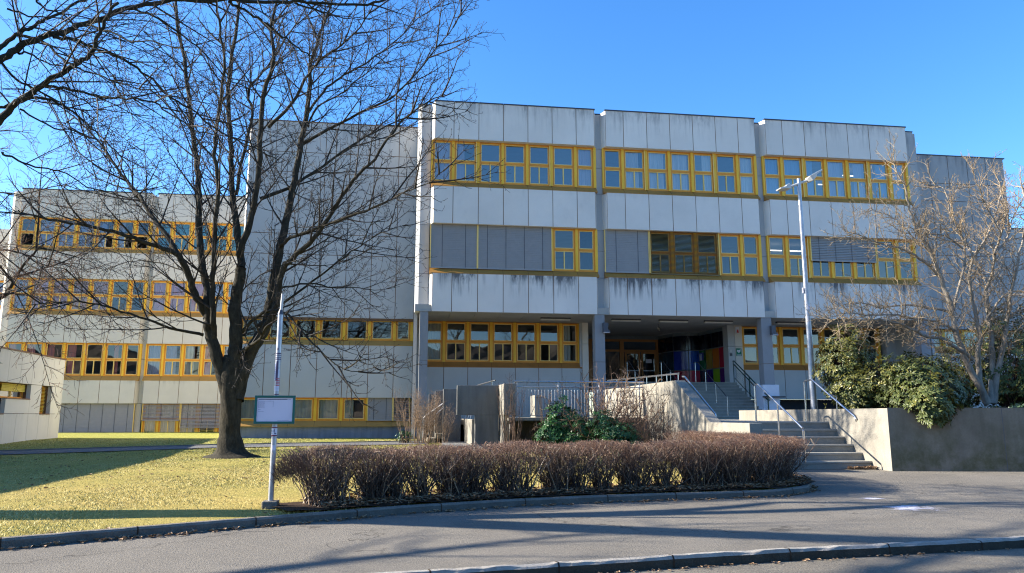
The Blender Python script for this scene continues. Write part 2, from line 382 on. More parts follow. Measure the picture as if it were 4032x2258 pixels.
# lawn sheet
cols = sub(LK, 5); NR = 46
lv = []; lf = []
for (x, y) in cols:
    d = .11
    for j in range(NR):
        t = (j / (NR - 1)) ** 1.3; yy = (y + d) * (1 - t) + 47 * t; xx = x - (.10 if x > 6 else .03)
        lv.append((xx, yy, .075 + ramp(yy) + .012 * math.sin(xx * 1.7 + yy) * math.sin(yy * 1.3)))
for i in range(len(cols) - 1):
    for j in range(NR - 1): a = i * NR + j; lf.append((a, a + NR, a + NR + 1, a + 1))
tag(mkobj('lawn', lv, lf, ['lawn'], smooth=True), kind='structure')
def gz(x, y): return .075 + ramp(y)
# footpath across the lawn
pa = [(-30, 13.6), (-10.9, 21.9), (-5.9, 24.4), (-3, 25.1), (.65, 25.8)]; pb = [(-30, 15.4), (-11.6, 23.4), (-6.25, 25.8), (-3, 26.6), (.7, 27.5)]
pa = sub(pa, 8); pb = sub(pb, 8)
strip('footpath', [(x, y, gz(x, y) + .022) for x, y in pa], [(x, y, gz(x, y) + .022) for x, y in pb], 'pathm')
fk = kerb('footpath_kerb', pb, .07, .1, .36, 'kerb', .002, 1)
for q in fk.data.vertices: q.co.z = gz(0, q.co.y) + (.05 + (q.co.z - .36) if q.co.z > .2 else -.1)
# soil bed under the hedge
HC = [(-1.12, 9.42), (0, 9.93), (1.3, 10.38), (2.7, 10.75), (4.2, 10.95), (5.25, 11.13), (6.05, 11.75), (6.33, 13.0), (6.38, 14.5), (6.3, 16.8)]
def offs(pl, d):
    out = []
    for i, (x, y) in enumerate(pl):
        a = pl[max(0, i - 1)]; b = pl[min(len(pl) - 1, i + 1)]; L = math.hypot(b[0] - a[0], b[1] - a[1]); out.append((x - (b[1] - a[1]) / L * d, y + (b[0] - a[0]) / L * d))
    return out
hc = sub([(-1.5, 9.24)] + HC, 5)
strip('soil_bed', [(x, y, .105 + .01 * math.sin(x * 9)) for x, y in offs(hc, -.52)], [(x, y, .10 + ramp(y)) for x, y in offs(hc, .42)], 'soil')

# ================================================================== BUILDING PARTS
def band(parent, X0, X1, F, z0, z1, joints, mat, cL=.12, cR=.12, R=.35, name='panel_band', hj=()):
    """storey-high concrete cladding: body with splayed ends, panels standing proud of dark joints"""
    b = MB(); F2 = F + .012
    b.prism([(X0, F2), (X1, F2), (X1 + cR, F + R), (X0 - cL, F + R)], z0 + .003, z1 - .003, mat, {0: 'joint'})
    xs = [X0] + [j for j in joints if X0 < j < X1] + [X1]; zs = [z0] + sorted(hj) + [z1]; gp = .013
    for a, c in zip(xs[:-1], xs[1:]):
        for za, zc in zip(zs[:-1], zs[1:]):
            e = random.uniform(-.003, .003)
            b.box(a + gp, c - gp, F + e, F2 + .002, za + (gp if za != z0 else 0), zc - (gp if zc != z1 else 0), mat)
    return b.build(name, parent)
def apron(parent, X0, X1, F, zp, depth, h, joints, mat='apron'):
    b = MB(); b.ext([(F - .005, zp), (F - .005, zp + .02), (F + depth, zp + h), (F + depth + .05, zp + h), (F + depth + .05, zp)], X0, X1, mat)
    for j in joints:
        if X0 < j < X1: b.ext([(F - .008, zp + .001), (F - .008, zp + .021), (F + depth - .003, zp + h + .002), (F + depth, zp + h - .02), (F + .01, zp)], j - .006, j + .006, 'joint')
    return b.build('sill_apron', parent)
def frame4(b, x0, x1, z0, z1, y0, y1, t, m, tb=None):
    tb = tb or t
    b.box(x0, x0 + t, y0, y1, z0, z1, m); b.box(x1 - t, x1, y0, y1, z0, z1, m)
    b.box(x0 + t, x1 - t, y0 + .001, y1, z1 - t, z1, m); b.box(x0 + t, x1 - t, y0 + .001, y1, z0, z0 + tb, m)
def window(parent, x0, x1, z0, z1, WY, style='two', slider=True, cur=None, opened=None, gl='glass', first=False, rail=False):
    """one module: mullion, outer frame, transom, sashes; panes are its sub-part"""
    b = MB(); mw = .055
    b.box(x1 - mw, x1 + mw, WY - .045, WY + .08, z0, z1, 'yellow')
    if rail: b.box(x1 - mw - .035, x1 - mw - .005, WY - .075, WY - .04, z0 - .02, z1, 'sash')
    if first: b.box(x0 - .005, x0 + .05, WY - .045, WY + .08, z0, z1, 'yellow'); xl = x0 + .05
    else: xl = x0 + mw
    xr = x1 - mw
    frame4(b, xl, xr, z0, z1, WY, WY + .07, .058, 'ochre', .07)
    xa, xb = xl + .058, xr - .058; panes = []
    def sash(za, zb, mid=False, y=.018):
        frame4(b, xa, xb, za, zb, WY + y, WY + y + .04, .032, 'sash')
        if mid: b.box((xa + xb) / 2 - .022, (xa + xb) / 2 + .022, WY + y - .008, WY + y + .04, za + .032, zb - .032, 'sash')
        panes.append((xa + .032, xb - .032, za + .032, zb - .032))
    if style == 'two':
        zm = (z0 + .07 + z1 - .058) / 2
        b.box(xa, xb, WY + .002, WY + .07, zm - .05, zm + .05, 'ochre')
        sash(zm + .05, z1 - .058); sash(z0 + .07, zm - .05, slider)
    else: sash(z0 + .07, z1 - .058)
    o = b.build('window', parent)
    pv, pf = [], []
    for i, (a, c, d, e) in enumerate(panes):
        if opened == 'lower' and i == 1: continue
        if opened == 'right' and i == 1: c = (a + c) / 2
        if opened == 'left' and i == 1: a = (a + c) / 2
        t1, t2 = random.uniform(-.004, .004), random.uniform(-.006, .006); y = WY + .042; k = len(pv)
        pv += [(a, y - t1 + t2, d), (c, y + t1 + t2, d), (c, y + t1 - t2, e), (a, y - t1 - t2, e)]; pf.append((k, k + 1, k + 2, k + 3))
    mkobj('pane', pv, pf, [gl], parent=o)
    if cur:
        cm, fa, fb = cur; n = 22; xa_, xb_ = xa + (xb - xa) * fa, xa + (xb - xa) * fb; vv = []
        for i in range(n + 1):
            t = i / n; yy = WY + .17 + .028 * math.sin(t * (fb - fa) * 26 + x0 * 3) + .01 * math.sin(t * 47)
            vv += [(xa_ + (xb_ - xa_) * t, yy, z0 + .03), (xa_ + (xb_ - xa_) * t, yy, z1 - .02)]
        mkobj('curtain', vv, [(2 * i, 2 * i + 2, 2 * i + 3, 2 * i + 1) for i in range(n)], [cm], parent=o, smooth=True)
    return o
def blind(parent, x0, x1, z0, z1, y, mat='blind', openness=0., tapes=True, pitch=.072):
    b = MB(); n = int((z1 - z0) / pitch)
    for i in range(n):
        z = z1 - i * pitch; dz = pitch * (1.04 - .62 * openness); dy = .018 + .03 * openness; e = random.uniform(-.002, .002)
        b.ext([(y + e, z - dz), (y + e + .003, z - dz), (y + dy + .003, z), (y + dy, z)], x0 + .01, x1 - .01, mat)
    b.box(x0, x1, y, y + .05, z1 - n * pitch - .04, z1 - n * pitch, mat)
    for xx in (x0 - .02, x1 - .012): b.box(xx, xx + .032, y - .015, y + .05, z0 if not openness else z0, z1, 'sash')
    if tapes:
        k = max(2, int((x1 - x0) / .62))
        for i in range(k):
            t = x0 + (i + .5) * (x1 - x0) / k; b.box(t - .009, t + .009, y - .006, y - .002, z1 - n * pitch, z1, 'tape')
    return b.build('blind', parent)
def bounds(X0, a=.76, n=5, e=.76): return [X0, *[X0 + a + i for i in range(n + 1)], X0 + a + n + e]
def rooms(parent, x0, x1, y0, y1, levels):
    """floors, rear wall and side walls behind the windows"""
    b = MB()
    for (za, zb) in levels: b.box(x0 + .02, x1 - .02, y0, y1, za, zb, 'room')
    b.box(x0 + .02, x1 - .02, y1, y1 + .15, levels[0][0], levels[-1][1], 'room')
    xw = x0
    while xw <= x1 + .01: b.box(xw, xw + .12, y0 + .5, y1, levels[0][0], levels[-1][1], 'room'); xw += (x1 - x0 - .12) / max(1, round((x1 - x0) / 7))
    return b.build('rooms', parent)

# ------------------------------------------------------------------ MAIN BLOCK
F = 28.42; WY = F + .25
main = empty('school_block', (0, 0, 0), 'tall three bay concrete school block raised on columns over the entrance', 'school building')
rows = [(12.05, 13.60), (8.57, 10.07), (5.08, 6.57)]
BX = [.83, 7.83, 14.83]
C = lambda m, a=0., b=1.: (m, a, b)
cur1 = {0: {0: C('c_lilac'), 1: C('c_lilac', 0, .45), 6: C('c_lilac')},
        1: {1: C('c_white', .0, .8), 2: C('c_white', .1, .9), 3: C('c_white', .0, 1), 4: C('c_white', .5, 1), 6: C('c_white')},
        2: {0: C('c_blue'), 1: C('c_blue'), 2: C('c_blue', 0, .5), 3: C('c_slate'), 4: C('c_slate', .35, 1), 5: C('c_blue', .45, 1), 6: C('c_slate')}}
for bi, X0 in enumerate(BX):
    bd = bounds(X0); X1 = bd[-1]; jn = bd[1:-1]
    for (z0, z1) in rows: band(main, X0, X1, F, z0, z1, jn, 'panel')
    cp = MB()
    for a, c in zip(bd[:-1], bd[1:]): cp.box(a - (.03 if a == X0 else 0), c - .012 + (.05 if c == X1 else 0), F - .025, F + .35, 13.60, 13.645, 'coping')
    cp.build('coping', main)
    for zp in (10.07, 6.57): apron(main, X0 - .1, X1 + .1, F, zp, .25, .25, jn)
    # row 1
    for i in range(7):
        a = bd[i] - (.1 if i == 0 else 0); c = bd[i + 1] + (.05 if i == 6 else 0)
        window(main, a, c, 10.32, 12.05, WY, 'two', 0 < i < 6, cur1[bi].get(i), gl='glasshi', first=(i == 0), rail=i in (1, 4))
    # row 2
    z0, z1 = 6.82, 8.57
    wl = {0: [5, 6], 1: [2, 3, 4, 5, 6], 2: [0, 1, 2, 3, 4, 5, 6]}[bi]
    for i in wl:
        a = bd[i] - (.1 if i == 0 else 0); c = bd[i + 1] + (.05 if i == 6 else 0)
        window(main, a, c, z0, z1, WY, 'two', 0 < i < 6, None, first=(i == 0 or (bi < 2 and i == wl[0])), rail=i in (1, 4))
    if bi == 0: blind(main, bd[0] - .08, bd[2] - .02, z0, z1, WY - .09); blind(main, bd[2] + .02, bd[5] - .03, z0, z1, WY - .09)
    if bi == 1: blind(main, bd[0] - .08, bd[2] - .02, z0, z1, WY - .09); blind(main, bd[2] + .03, bd[5] - .03, z0, z1, WY - .11, 'blindb', .75, False, .05)
    if bi == 2: blind(main, bd[2] + .03, bd[5] - .03, z0 + .72, z1, WY - .11, 'blind', .15)
# recessed piers between the bays
Fp = F + .35
for xa, xb, ch in ((.32, .70, True), (7.36, 7.82, False), (14.36, 14.82, False), (21.36, 21.95, False)):
    zs = [5.08, 6.6, 7.7, 8.56, 10.1, 11.2, 12.04, 13.55]; b = MB()
    for za, zb in zip(zs[:-1], zs[1:]):
        if ch: b.prism([(xa, Fp), (xb, Fp), (xb, Fp + .3), (xa - .15, Fp + .3), (xa - .15, Fp + .14)], za + .006, zb - .006, 'pier')
        else: b.box(xa, xb, Fp + .001, Fp + .3, za + .006, zb - .006, 'pier')
    b.box(xa - (.1 if ch else 0), xb, Fp + .16, Fp + .3, 5.08, 13.55, 'joint')
    b.box(xa - (.17 if ch else 0), xb, Fp - .02, Fp + .35, 13.55, 13.59, 'coping')
    b.build('pier', main)
b = MB(); b.box(.17, 22.0, F + .66, 38, 13.2, 13.5, 'pier'); b.box(.17, .3, F + .66, 31.0, .2, 13.2, 'pier'); b.box(21.95, 22.08, F + .4, 38, .2, 13.5, 'pier')
b.build('roof_slab', main)
rooms(main, .32, 21.9, F + .62, 35.5, [(5.35, 6.5), (8.6, 9.9), (12.2, 13.2)])
# ceiling tubes seen through the glass of the upper floors
b = MB()
km = N('lit_tube'); km.p.inputs['Emission Color'].default_value = (1, .97, .9, 1); km.p.inputs['Emission Strength'].default_value = .9; km.fin((.8, .8, .8)); M['tube'] = km.m
for (xa, z) in ((15.0, 8.3), (16.4, 8.3), (19.0, 11.9),):
    for yy in (30.2, 31.6): b.box(xa, xa + 1.2, yy, yy + .07, z, z + .03, 'tube')
b.build('room_lamps', main)
# soffit under the overhang, in metre panels
b = MB()
xs = [.2] + [.83 + .76 + i - .02 for i in range(0, 21)] + [22.0]
for a, c in zip(xs[:-1], xs[1:]):
    b.box(a + .008, c - .008, F + .02, 31.45, 5.078, 5.12, 'soffit')
b.box(.2, 22, F + .05, 36.6, 5.10, 5.35, 'soffit')
b.build('soffit', main)
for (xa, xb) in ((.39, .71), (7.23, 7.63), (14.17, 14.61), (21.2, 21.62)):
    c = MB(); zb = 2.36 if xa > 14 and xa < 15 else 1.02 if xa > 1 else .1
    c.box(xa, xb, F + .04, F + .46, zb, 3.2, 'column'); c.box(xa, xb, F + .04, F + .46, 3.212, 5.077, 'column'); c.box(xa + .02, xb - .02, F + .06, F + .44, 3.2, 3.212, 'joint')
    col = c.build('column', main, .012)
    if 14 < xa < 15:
        p = MB(); p.box(14.05, 14.75, F - .02, F + .6, 1.0, 2.36, 'white'); p.build('column_plinth', col, .015)
# ground floor wall, left of entrance
GY = 31.2
gb = [.62, 1.46, 2.46, 3.46, 4.46, 5.46, 6.46, 7.24]
band(main, .32, 7.26, GY, .9, 3.12, gb[1:-1], 'panel_mid', 0, 0, .3)
apron(main, .5, 7.34, GY, 3.12, .2, .24, gb[1:-1], 'apron2')
gc = {0: C('c_grey'), 6: C('c_grey', 0, .6)}
for i in range(7): window(main, gb[i], gb[i + 1] + (.02 if i == 6 else 0), 3.36, 5.06, GY + .2, 'two', 0 < i < 6, gc.get(i), opened='left' if i == 5 else None, first=(i == 0))
b = MB(); b.box(7.36, 7.62, GY - .03, GY + .5, .9, 4.16, 'panel_left'); b.box(7.36, 7.62, GY - .03, GY + .5, 4.172, 5.077, 'panel_left'); b.build('ground_floor_pier', main); b = MB(); b.box(.3, .62, GY, GY + .4, .3, 5.077, 'pier'); b.build('ground_floor_pier', main); b = MB()
b.box(7.26, 7.36, GY + .03, GY + .4, .9, 5.077, 'pier'); b.box(7.38, 7.6, GY + .2, 36.2, 2.56, 5.077, 'pier'); b.build('ground_floor_pier', main)
# right of entrance
gb2 = [14.66, 15.5, 16.5, 17.5, 18.5, 19.5, 20.5, 21.25]
band(main, 14.66, 21.5, GY, 1.84, 3.12, gb2[1:-1], 'panel_mid', 0, 0, .3)
apron(main, 14.6, 21.4, GY, 3.12, .2, .24, gb2[1:-1], 'apron2')
for i in range(7): window(main, gb2[i], gb2[i + 1], 3.36, 5.06, GY + .2, 'two', 0 < i < 6, None, first=(i == 0))
b = MB(); b.box(13.92, 14.24, GY - .02, GY + .5, 2.56, 4.14, 'pier'); b.box(13.92, 14.24, GY - .02, GY + .5, 4.152, 5.077, 'pier')
b.box(14.245, 14.58, GY - .04, GY + .5, 1.0, 4.14, 'panel_left'); b.box(14.245, 14.58, GY - .04, GY + .5, 4.152, 5.077, 'panel_left'); b.build('ground_floor_pier', main); b = MB(); b.box(21.5, 22.0, GY, GY + .4, 1, 5.077, 'pier'); b.build('ground_floor_pier', main)
rooms(main, .62, 7.25, GY + .42, 35.8, [(2.9, 3.1), (5.09, 5.1)]); rooms(main, 14.66, 21.9, GY + .42, 35.8, [(2.9, 3.1), (5.09, 5.1)])
b = MB(); b.box(14.6, 22, GY + .45, GY + .6, .9, 1.84, 'dark'); b.build('basement_void', main); b = MB(); b.box(.6, 7.3, GY + .35, GY + .5, 0, 3, 'dark'); b.build('basement_void', main)  # near-black sheets painting the unlit void below the ground floor panels
# entrance front
ent = MB(); EY = 36.1
for (xa, xb) in ((8.82, 9.0), (10.42, 10.62), (12.28, 12.42)): ent.box(xa, xb, EY - .05, EY + .1, 2.56, 4.9, 'apron2')
ent.box(7.6, 12.4, EY - .04, EY + .09, 4.78, 4.9, 'apron2'); ent.box(7.6, 12.4, EY - .04, EY + .09, 4.28, 4.38, 'apron2')
ent.box(7.6, 12.6, EY - .02, EY + .4, 4.9, 5.08, 'grout'); ent.box(7.6, 12.6, EY + .9, EY + 1.0, 2.5, 5.08, 'room')
eo = ent.build('entrance_front', main)
mkobj('pane', [(7.6, EY + .03, 2.6), (12.3, EY + .03, 2.6), (12.3, EY + .03, 4.8), (7.6, EY + .03, 4.8)], [(0, 1, 2, 3)], ['glassdk'], parent=eo)
for (xa, xb) in ((10.66, 11.44), (11.5, 12.26)):
    d = MB(); frame4(d, xa, xb, 2.58, 4.27, EY - .08, EY - .03, .09, 'apron2', .2); d.box(xa + .09, xb - .09, EY - .07, EY - .04, 3.32, 3.36, 'steel')
    d.tube([(xb - .13, EY - .13, 3.3), (xb - .13, EY - .13, 3.9)], .015, 'stainless', 6)
    do = d.build('entrance_door', main)
    mkobj('pane', [(xa + .09, EY - .055, 2.78), (xb - .09, EY - .055, 2.78), (xb - .09, EY - .055, 4.18), (xa + .09, EY - .055, 4.18)], [(0, 1, 2, 3)], ['glassdk'], parent=do)
# colourful tiled wall curving round the right side of the entrance
tc = {'tn': (.004, .006, .018), 'tb': (.004, .02, .20), 'tbl': (.008, .06, .33), 'tr': (.30, .008, .03), 'trl': (.42, .035, .07), 'tg': (.015, .13, .02), 'ty': (.26, .17, .01), 'to': (.36, .10, .012), 'tl': (.18, .30, .015), 'tv': (.07, .008, .09), 'tt': (.006, .035, .06), 'td': (.004, .008, .12)}
for k_, v_ in tc.items():
    if k_ != 'tn': v_ = tuple(min(.8, x * 1.3) for x in v_)
    M[k_] = plain('tile_' + k_, v_, .15, .6, var=.05)
def arcpt(t):   # bulging part between (13.8,34.2) and (12.65,34.6)
    x = 13.78 - 1.13 * t; y = 34.15 + .45 * t - .28 * math.sin(math.pi * t); return (x, y)
segsT = []
A0, A1 = (14.05, 31.55), (13.78, 34.15)
na = [('tn', 'tr', 'tv'), ('tn', 'to', 'tl'), ('tn', 'ty', 'td'), ('tn', 'tg', 'tt')]
ts = [0, .28, .52, .76, 1]
for i in range(4):
    f = lambda t: (A0[0] * (1 - t) + A1[0] * t, A0[1] * (1 - t) + A1[1] * t); segsT.append(([f(ts[i]), f(ts[i + 1])], na[i], True))
arc = [arcpt(i / 12) for i in range(13)]
segsT.append((arc[:7], ('tn', 'tbl', 'trl'), False)); segsT.append((arc[6:], ('tn', 'tb', 'tr'), True))
segsT.append(([(12.65, 34.6), (12.52, 35.25)], ('tn', 'tt', 'tt'), True)); segsT.append(([(12.52, 35.25), (12.4, 36.05)], ('tn', 'tt', 'tn'), True))
tb_ = MB(); zr = [2.58, 3.26, 4.2, 4.93]
for pts, cs, g_ in segsT:
    for (p, q) in zip(pts[:-1], pts[1:]):
        L = math.hypot(q[0] - p[0], q[1] - p[1]); ux, uy = (q[0] - p[0]) / L, (q[1] - p[1]) / L; nx, ny = uy, -ux
        if nx * (-1) + ny * (-1) < 0: nx, ny = -nx, -ny
        tb_.add([(p[0] + .02, p[1] + .02, 2.56), (q[0] + .02, q[1] + .02, 2.56), (q[0] + .02, q[1] + .02, 5.08), (p[0] + .02, p[1] + .02, 5.08)], [(0, 1, 2, 3)], 'grout')
        pe = .02 if p == pts[0] else 0; qe = .02 if q == pts[-1] else 0
        P_ = (p[0] + ux * pe + nx * .012, p[1] + uy * pe + ny * .012); Q_ = (q[0] - ux * qe + nx * .012, q[1] - uy * qe + ny * .012)
        for r_ in range(3):
            za, zb = zr[r_] + .025, zr[r_ + 1] - .025
            tb_.add([(*P_, za), (*Q_, za), (*Q_, zb), (*P_, zb)], [(0, 1, 2, 3)], cs[2 - r_])
to = tb_.build('tile_wall', main); to['label'] = 'curved wall of glossy coloured square tiles beside the entrance doors'

# ------------------------------------------------------------------ MIDDLE BLOCK
F2 = 30.3
mid = empty('school_block', (0, 0, 0), 'mostly windowless grey concrete block between the tall block and the long wing', 'school building')
mj = [-5.59, -4.59, -3.59, -2.59, -1.59, -.59]; X0, X1 = -6.62, .165
band(mid, X0, X1, F2, 5.0, 13.16, mj, 'panel_mid', .12, 0, .35, 'panel_band', [7.55, 8.4, 11.0, 11.85])
band(mid, X0, X1, F2, 1.84, 3.9, mj, 'panel_mid', .12, 0, .35)
b = MB()
for a, c in zip([X0 - .1] + mj, mj + [X1]): b.box(a, c - .01, F2 - .02, F2 + .4, 13.16, 13.2, 'coping_b')
b.build('coping', mid)
apron(mid, X0 - .06, X1, F2, 3.9, .2, .22, mj, 'apronw'); apron(mid, X0 - .06, X1 - .02, F2, .72, .2, .22, mj, 'apronw')
mb = [X0] + mj + [X1]
for i in range(7): window(mid, mb[i], mb[i + 1] - (.06 if i == 6 else 0), 4.12, 4.98, F2 + .2, 'one', False, None, first=(i == 0))
for i in range(5): window(mid, mb[i], mb[i + 1], .94, 1.84, F2 + .2, 'one', False, {0: C('c_grey'), 1: C('c_grey'), 2: C('c_grey'), 3: C('c_grey'), 4: C('c_grey', 0, .45)}[i], first=(i == 0))
blind(mid, mb[5] + .03, mb[6], .94, 1.84, F2 + .12); blind(mid, mb[6] + .04, mb[7] - .08, .94, 1.84, F2 + .12, 'blind', .9, False, .066)
b = MB(); b.box(X0 - .1, X1, F2 + .1, F2 + .5, -.1, .72, 'plinth'); b.build('plinth', mid)
b = MB(); b.box(X0 + .0, X1, F2 + .02, F2 + .12, 4.9, 4.999, 'joint'); b.box(X0 - .1, X1 + .2, F2 + .4, 40, 12.7, 13.1, 'pier'); b.box(X0 - .1, X0 + .05, F2 + .3, 44, -.1, 13.1, 'panel_mid'); b.build('roof_slab', mid)
rooms(mid, X0 + .1, X1 + .1, F2 + .4, 36, [(.0, .9), (1.9, 3.9), (5.1, 5.6)])

# ------------------------------------------------------------------ LEFT WING
F3 = 42.; W3 = F3 + .25
wing = empty('school_block', (0, 0, 0), 'long warm grey wing on the left with four rows of yellow windows', 'school building')
lz = [(11.68, 13.20), (8.36, 9.82), (4.93, 6.39), (1.77, 2.96)]
lc = [{0: {0: C('c_slate'), 1: C('c_slate'), 2: C('c_slate'), 3: C('c_slate', 0, .7), 4: C('c_slate', 0, .5), 5: C('c_slate', 0, .4)}, 1: {0: C('c_teal'), 1: C('c_teal'), 2: C('c_teal'), 3: C('c_teal'), 4: C('c_teal')}},
      {0: {0: C('c_slate'), 1: C('c_pink'), 2: C('c_red'), 3: C('c_red'), 4: C('c_red')}, 1: {0: C('c_pink'), 1: C('c_pink'), 2: C('c_pink'), 3: C('c_slate'), 4: C('c_slate')}},
      {0: {0: C('c_red', 0, .5), 1: C('c_red', 0, .5), 2: C('c_red', 0, .45), 3: C('c_red', 0, .55), 5: C('c_red', .4, .7)}, 1: {0: C('c_slate'), 1: C('c_slate', 0, .7), 2: C('c_white', 0, .6), 3: C('c_red', 0, .5), 4: C('c_slate')}}]
for bi, X0 in enumerate((-20.8, -13.84)):
    bd = bounds(X0, .79, 5, .76); jn = bd[1:-1]; X1 = bd[-1]
    for (za, zb) in lz: band(wing, X0, X1, F3, za, zb, jn, 'panel_left')
    cp = MB(); cp.box(X0 - .05, X1 + .05, F3 - .025, F3 + .35, 13.2, 13.25, 'coping'); cp.build('coping', wing)
    for zp in (9.82, 6.39, 2.96): apron(wing, X0 - .1, X1 + .1, F3, zp, .25, .25, jn, 'apronw')
    for ri, (za, zb) in enumerate(((10.07, 11.68), (6.64, 8.36), (3.21, 4.93))):
        for i in range(7):
            op = None
            if ri == 0 and bi == 0: op = {0: 'lower', 4: 'right', 5: 'right', 6: 'lower'}.get(i)
            window(wing, bd[i] - (.1 if i == 0 else 0), bd[i + 1] + (.05 if i == 6 else 0), za, zb, W3, 'two', 0 < i < 6, None if op == 'lower' else lc[ri][bi].get(i), op, first=(i == 0))
    if bi == 0: blind(wing, bd[0], bd[3] - .04, .16, 1.77, W3 - .1); blind(wing, bd[3] + .04, bd[7], .16, 1.77, W3 - .1); 
    if bi == 1:
        for i in range(7): window(wing, bd[i], bd[i + 1], .14, 1.77, W3, 'two', 0 < i < 6, C('c_grey') if i < 3 else None, first=(i == 0))
        blind(wing, bd[0] + .02, bd[2] + .1, .9, 1.77, W3 - .12, 'blind', .6); blind(wing, bd[2] + .16, bd[5], .5, 1.77, W3 - .12, 'blind', .6)
for xa, xb in ((-21.3, -20.92), (-14.26, -13.96), (-7.2, -6.9)):
    b = MB()
    for za, zb in ((.1, 1.77), (1.79, 4.1), (4.12, 7.5), (7.52, 11.), (11.02, 13.15)): b.box(xa, xb, F3 + .35, F3 + .7, za, zb, 'panel_left')
    b.prism([(xa, F3 + .35), (xa, F3 + .7), (xa - .2, F3 + .7), (xa - .2, F3 + .55)], .1, 13.14, 'panel_left'); b.build('pier', wing)
b = MB(); b.box(-21.3, -6.9, F3 + .66, 50, 12.8, 13.1, 'pier'); b.box(-21.48, -21.3, F3 + .6, 50, .1, 13.1, 'panel_left'); b.build('roof_slab', wing)
rooms(wing, -21.3, -6.9, F3 + .55, 47.5, [(0, .12), (1.85, 2.95), (5.0, 6.3), (8.5, 9.8), (11.8, 12.8)])
# further volumes of the school stepping back to the left
for (xa, xb, ya, zt, lab) in ((-25.6, -21.6, 47, 12.1, 'narrow concrete block stepping back just left of the long wing'), (-31, -25.7, 51, 10.3, 'lowest concrete block stepping back at the left edge of the picture')):
    rt = empty('school_block', (0, 0, 0), lab, 'school building')
    xs = [xa + i * (xb - xa) / 4 for i in range(1, 4)]
    band(rt, xa, xb, ya, 9, zt, xs, 'panel_left'); band(rt, xa, xb, ya, .0, 7.2, xs, 'panel_left'); apron(rt, xa - .1, xb + .1, ya, 7.2, .25, .25, xs)
    for a, c in zip([xa] + xs, xs + [xb]): window(rt, a, c, 7.45, 9, ya + .25, 'two', True, C('c_slate'), first=(a == xa))
    rooms(rt, xa, xb, ya + .5, ya + 4, [(0, 7), (9.2, zt - .2)])

# ------------------------------------------------------------------ RIGHT REAR BLOCKS
F4 = 30.5
rb = empty('school_block', (0, 0, 0), 'blank dark streaked concrete school block right of the tall block, behind the pale bare tree', 'school building')
rj = [22.95, 23.95, 24.93, 25.92, 26.9]; X0, X1 = 22.1, 27.85
band(rb, X0, X1, F4, 5.0, 13.2, rj, 'panel_dark', 0, .1, .35, 'panel_band', [7.55, 8.4, 11.0, 11.85])
band(rb, X0, X1, F4, 1.2, 3.9, rj, 'panel_mid', 0, .1, .35)
b = MB()
for a, c in zip([X0] + rj, rj + [X1 + .1]): b.box(a, c - .01, F4 - .02, F4 + .4, 13.2, 13.245, 'coping')
b.build('coping', rb)
apron(rb, X0, X1, F4, 3.9, .2, .22, rj, 'apron2'); rbd = [X0] + rj + [X1]
for i in range(6): window(rb, rbd[i], rbd[i + 1], 4.12, 4.98, F4 + .2, 'one', False, C('c_teal') if i > 1 else None, first=(i == 0))
b = MB(); b.box(X0, X1 + .05, F4 + .35, 40, 12.8, 13.15, 'pier'); b.box(X1 + .0, X1 + .12, F4 + .34, 40, .0, 13.15, 'panel_dark'); b.build('roof_slab', rb)
rooms(rb, X0 + .1, X1, F4 + .4, 36, [(.5, 1.2), (3, 3.9), (5.1, 5.4)])
fb = empty('school_block', (0, 0, 0), 'lower concrete block furthest right, partly hidden by the pale bare tree', 'school building')
X0, X1 = 28.1, 44.; fj = [29 + i for i in range(15)]
band(fb, X0, X1, 33, 5.0, 10.5, fj, 'panel_mid', 0, 0, .35, 'panel_band', [7.6]); band(fb, X0, X1, 33, 0, 3.2, fj, 'panel_mid', 0, 0, .35); apron(fb, X0, X1, 33, 3.2, .2, .22, fj, 'apron2')
for i in range(8): window(fb, 28.1 + i * 1.0, 29.1 + i * 1.0, 3.42, 5.0, 33.2, 'two', True, None, first=(i == 0))
b = MB(); b.box(36.1, 44, 33.2, 33.3, 3.42, 5, 'room'); b.box(X0, X1, 33.35, 40, 10.2, 10.45, 'pier'); b.box(X0, X1, 33 - .02, 33.4, 10.5, 10.54, 'coping'); b.build('roof_slab', fb)
rooms(fb, X0, X1, 33.45, 38, [(.5, 1.2), (2, 3.2), (5.1, 5.4)])

# ------------------------------------------------------------------ LOW ANNEX at the left
ax = empty('annex_building', (0, 0, 0), 'low flat roofed annex of pale concrete panels with yellow shutters, left edge of the lawn', 'building')
dx, dy = .0665, -.9978; AX, AY = -13.64, 32.2
def AP(s, n, z): return (AX + dx * s + (-dy) * n * 1., AY + dy * s + dx * n, z)      # n = outward (+X)
def abox(b, s0, s1, n0, n1, z0, z1, m):
    v = [AP(s0, n0, z0), AP(s1, n0, z0), AP(s1, n1, z0), AP(s0, n1, z0), AP(s0, n0, z1), AP(s1, n0, z1), AP(s1, n1, z1), AP(s0, n1, z1)]
    b.add(v, [(0, 1, 2, 3), (4, 7, 6, 5), (0, 4, 5, 1), (1, 5, 6, 2), (2, 6, 7, 3), (3, 7, 4, 0)], m)
LA = 22.
b = MB()
js = [0, .12] + [.12 + .96 * (i + 1) for i in range(22)]
rowsA = [(.10, 1.20), (1.215, 2.24), (2.255, 3.33)]
def hole(s0, s1, r):
    if r != 1: return False
    m = (s0 + s1) / 2
    return (1.08 < m < 2.0) or (m > 2.95 and (m < 4.9)) or (4.9 < m < 5.9) or (8 < m < 11) or (14 < m < 17)
for r, (za, zb) in enumerate(rowsA):
    for a, c in zip(js[:-1], js[1:]):
        if hole(a, c, r): continue
        abox(b, a + .006, c - .006, -.14, 0, za, zb, 'annex')
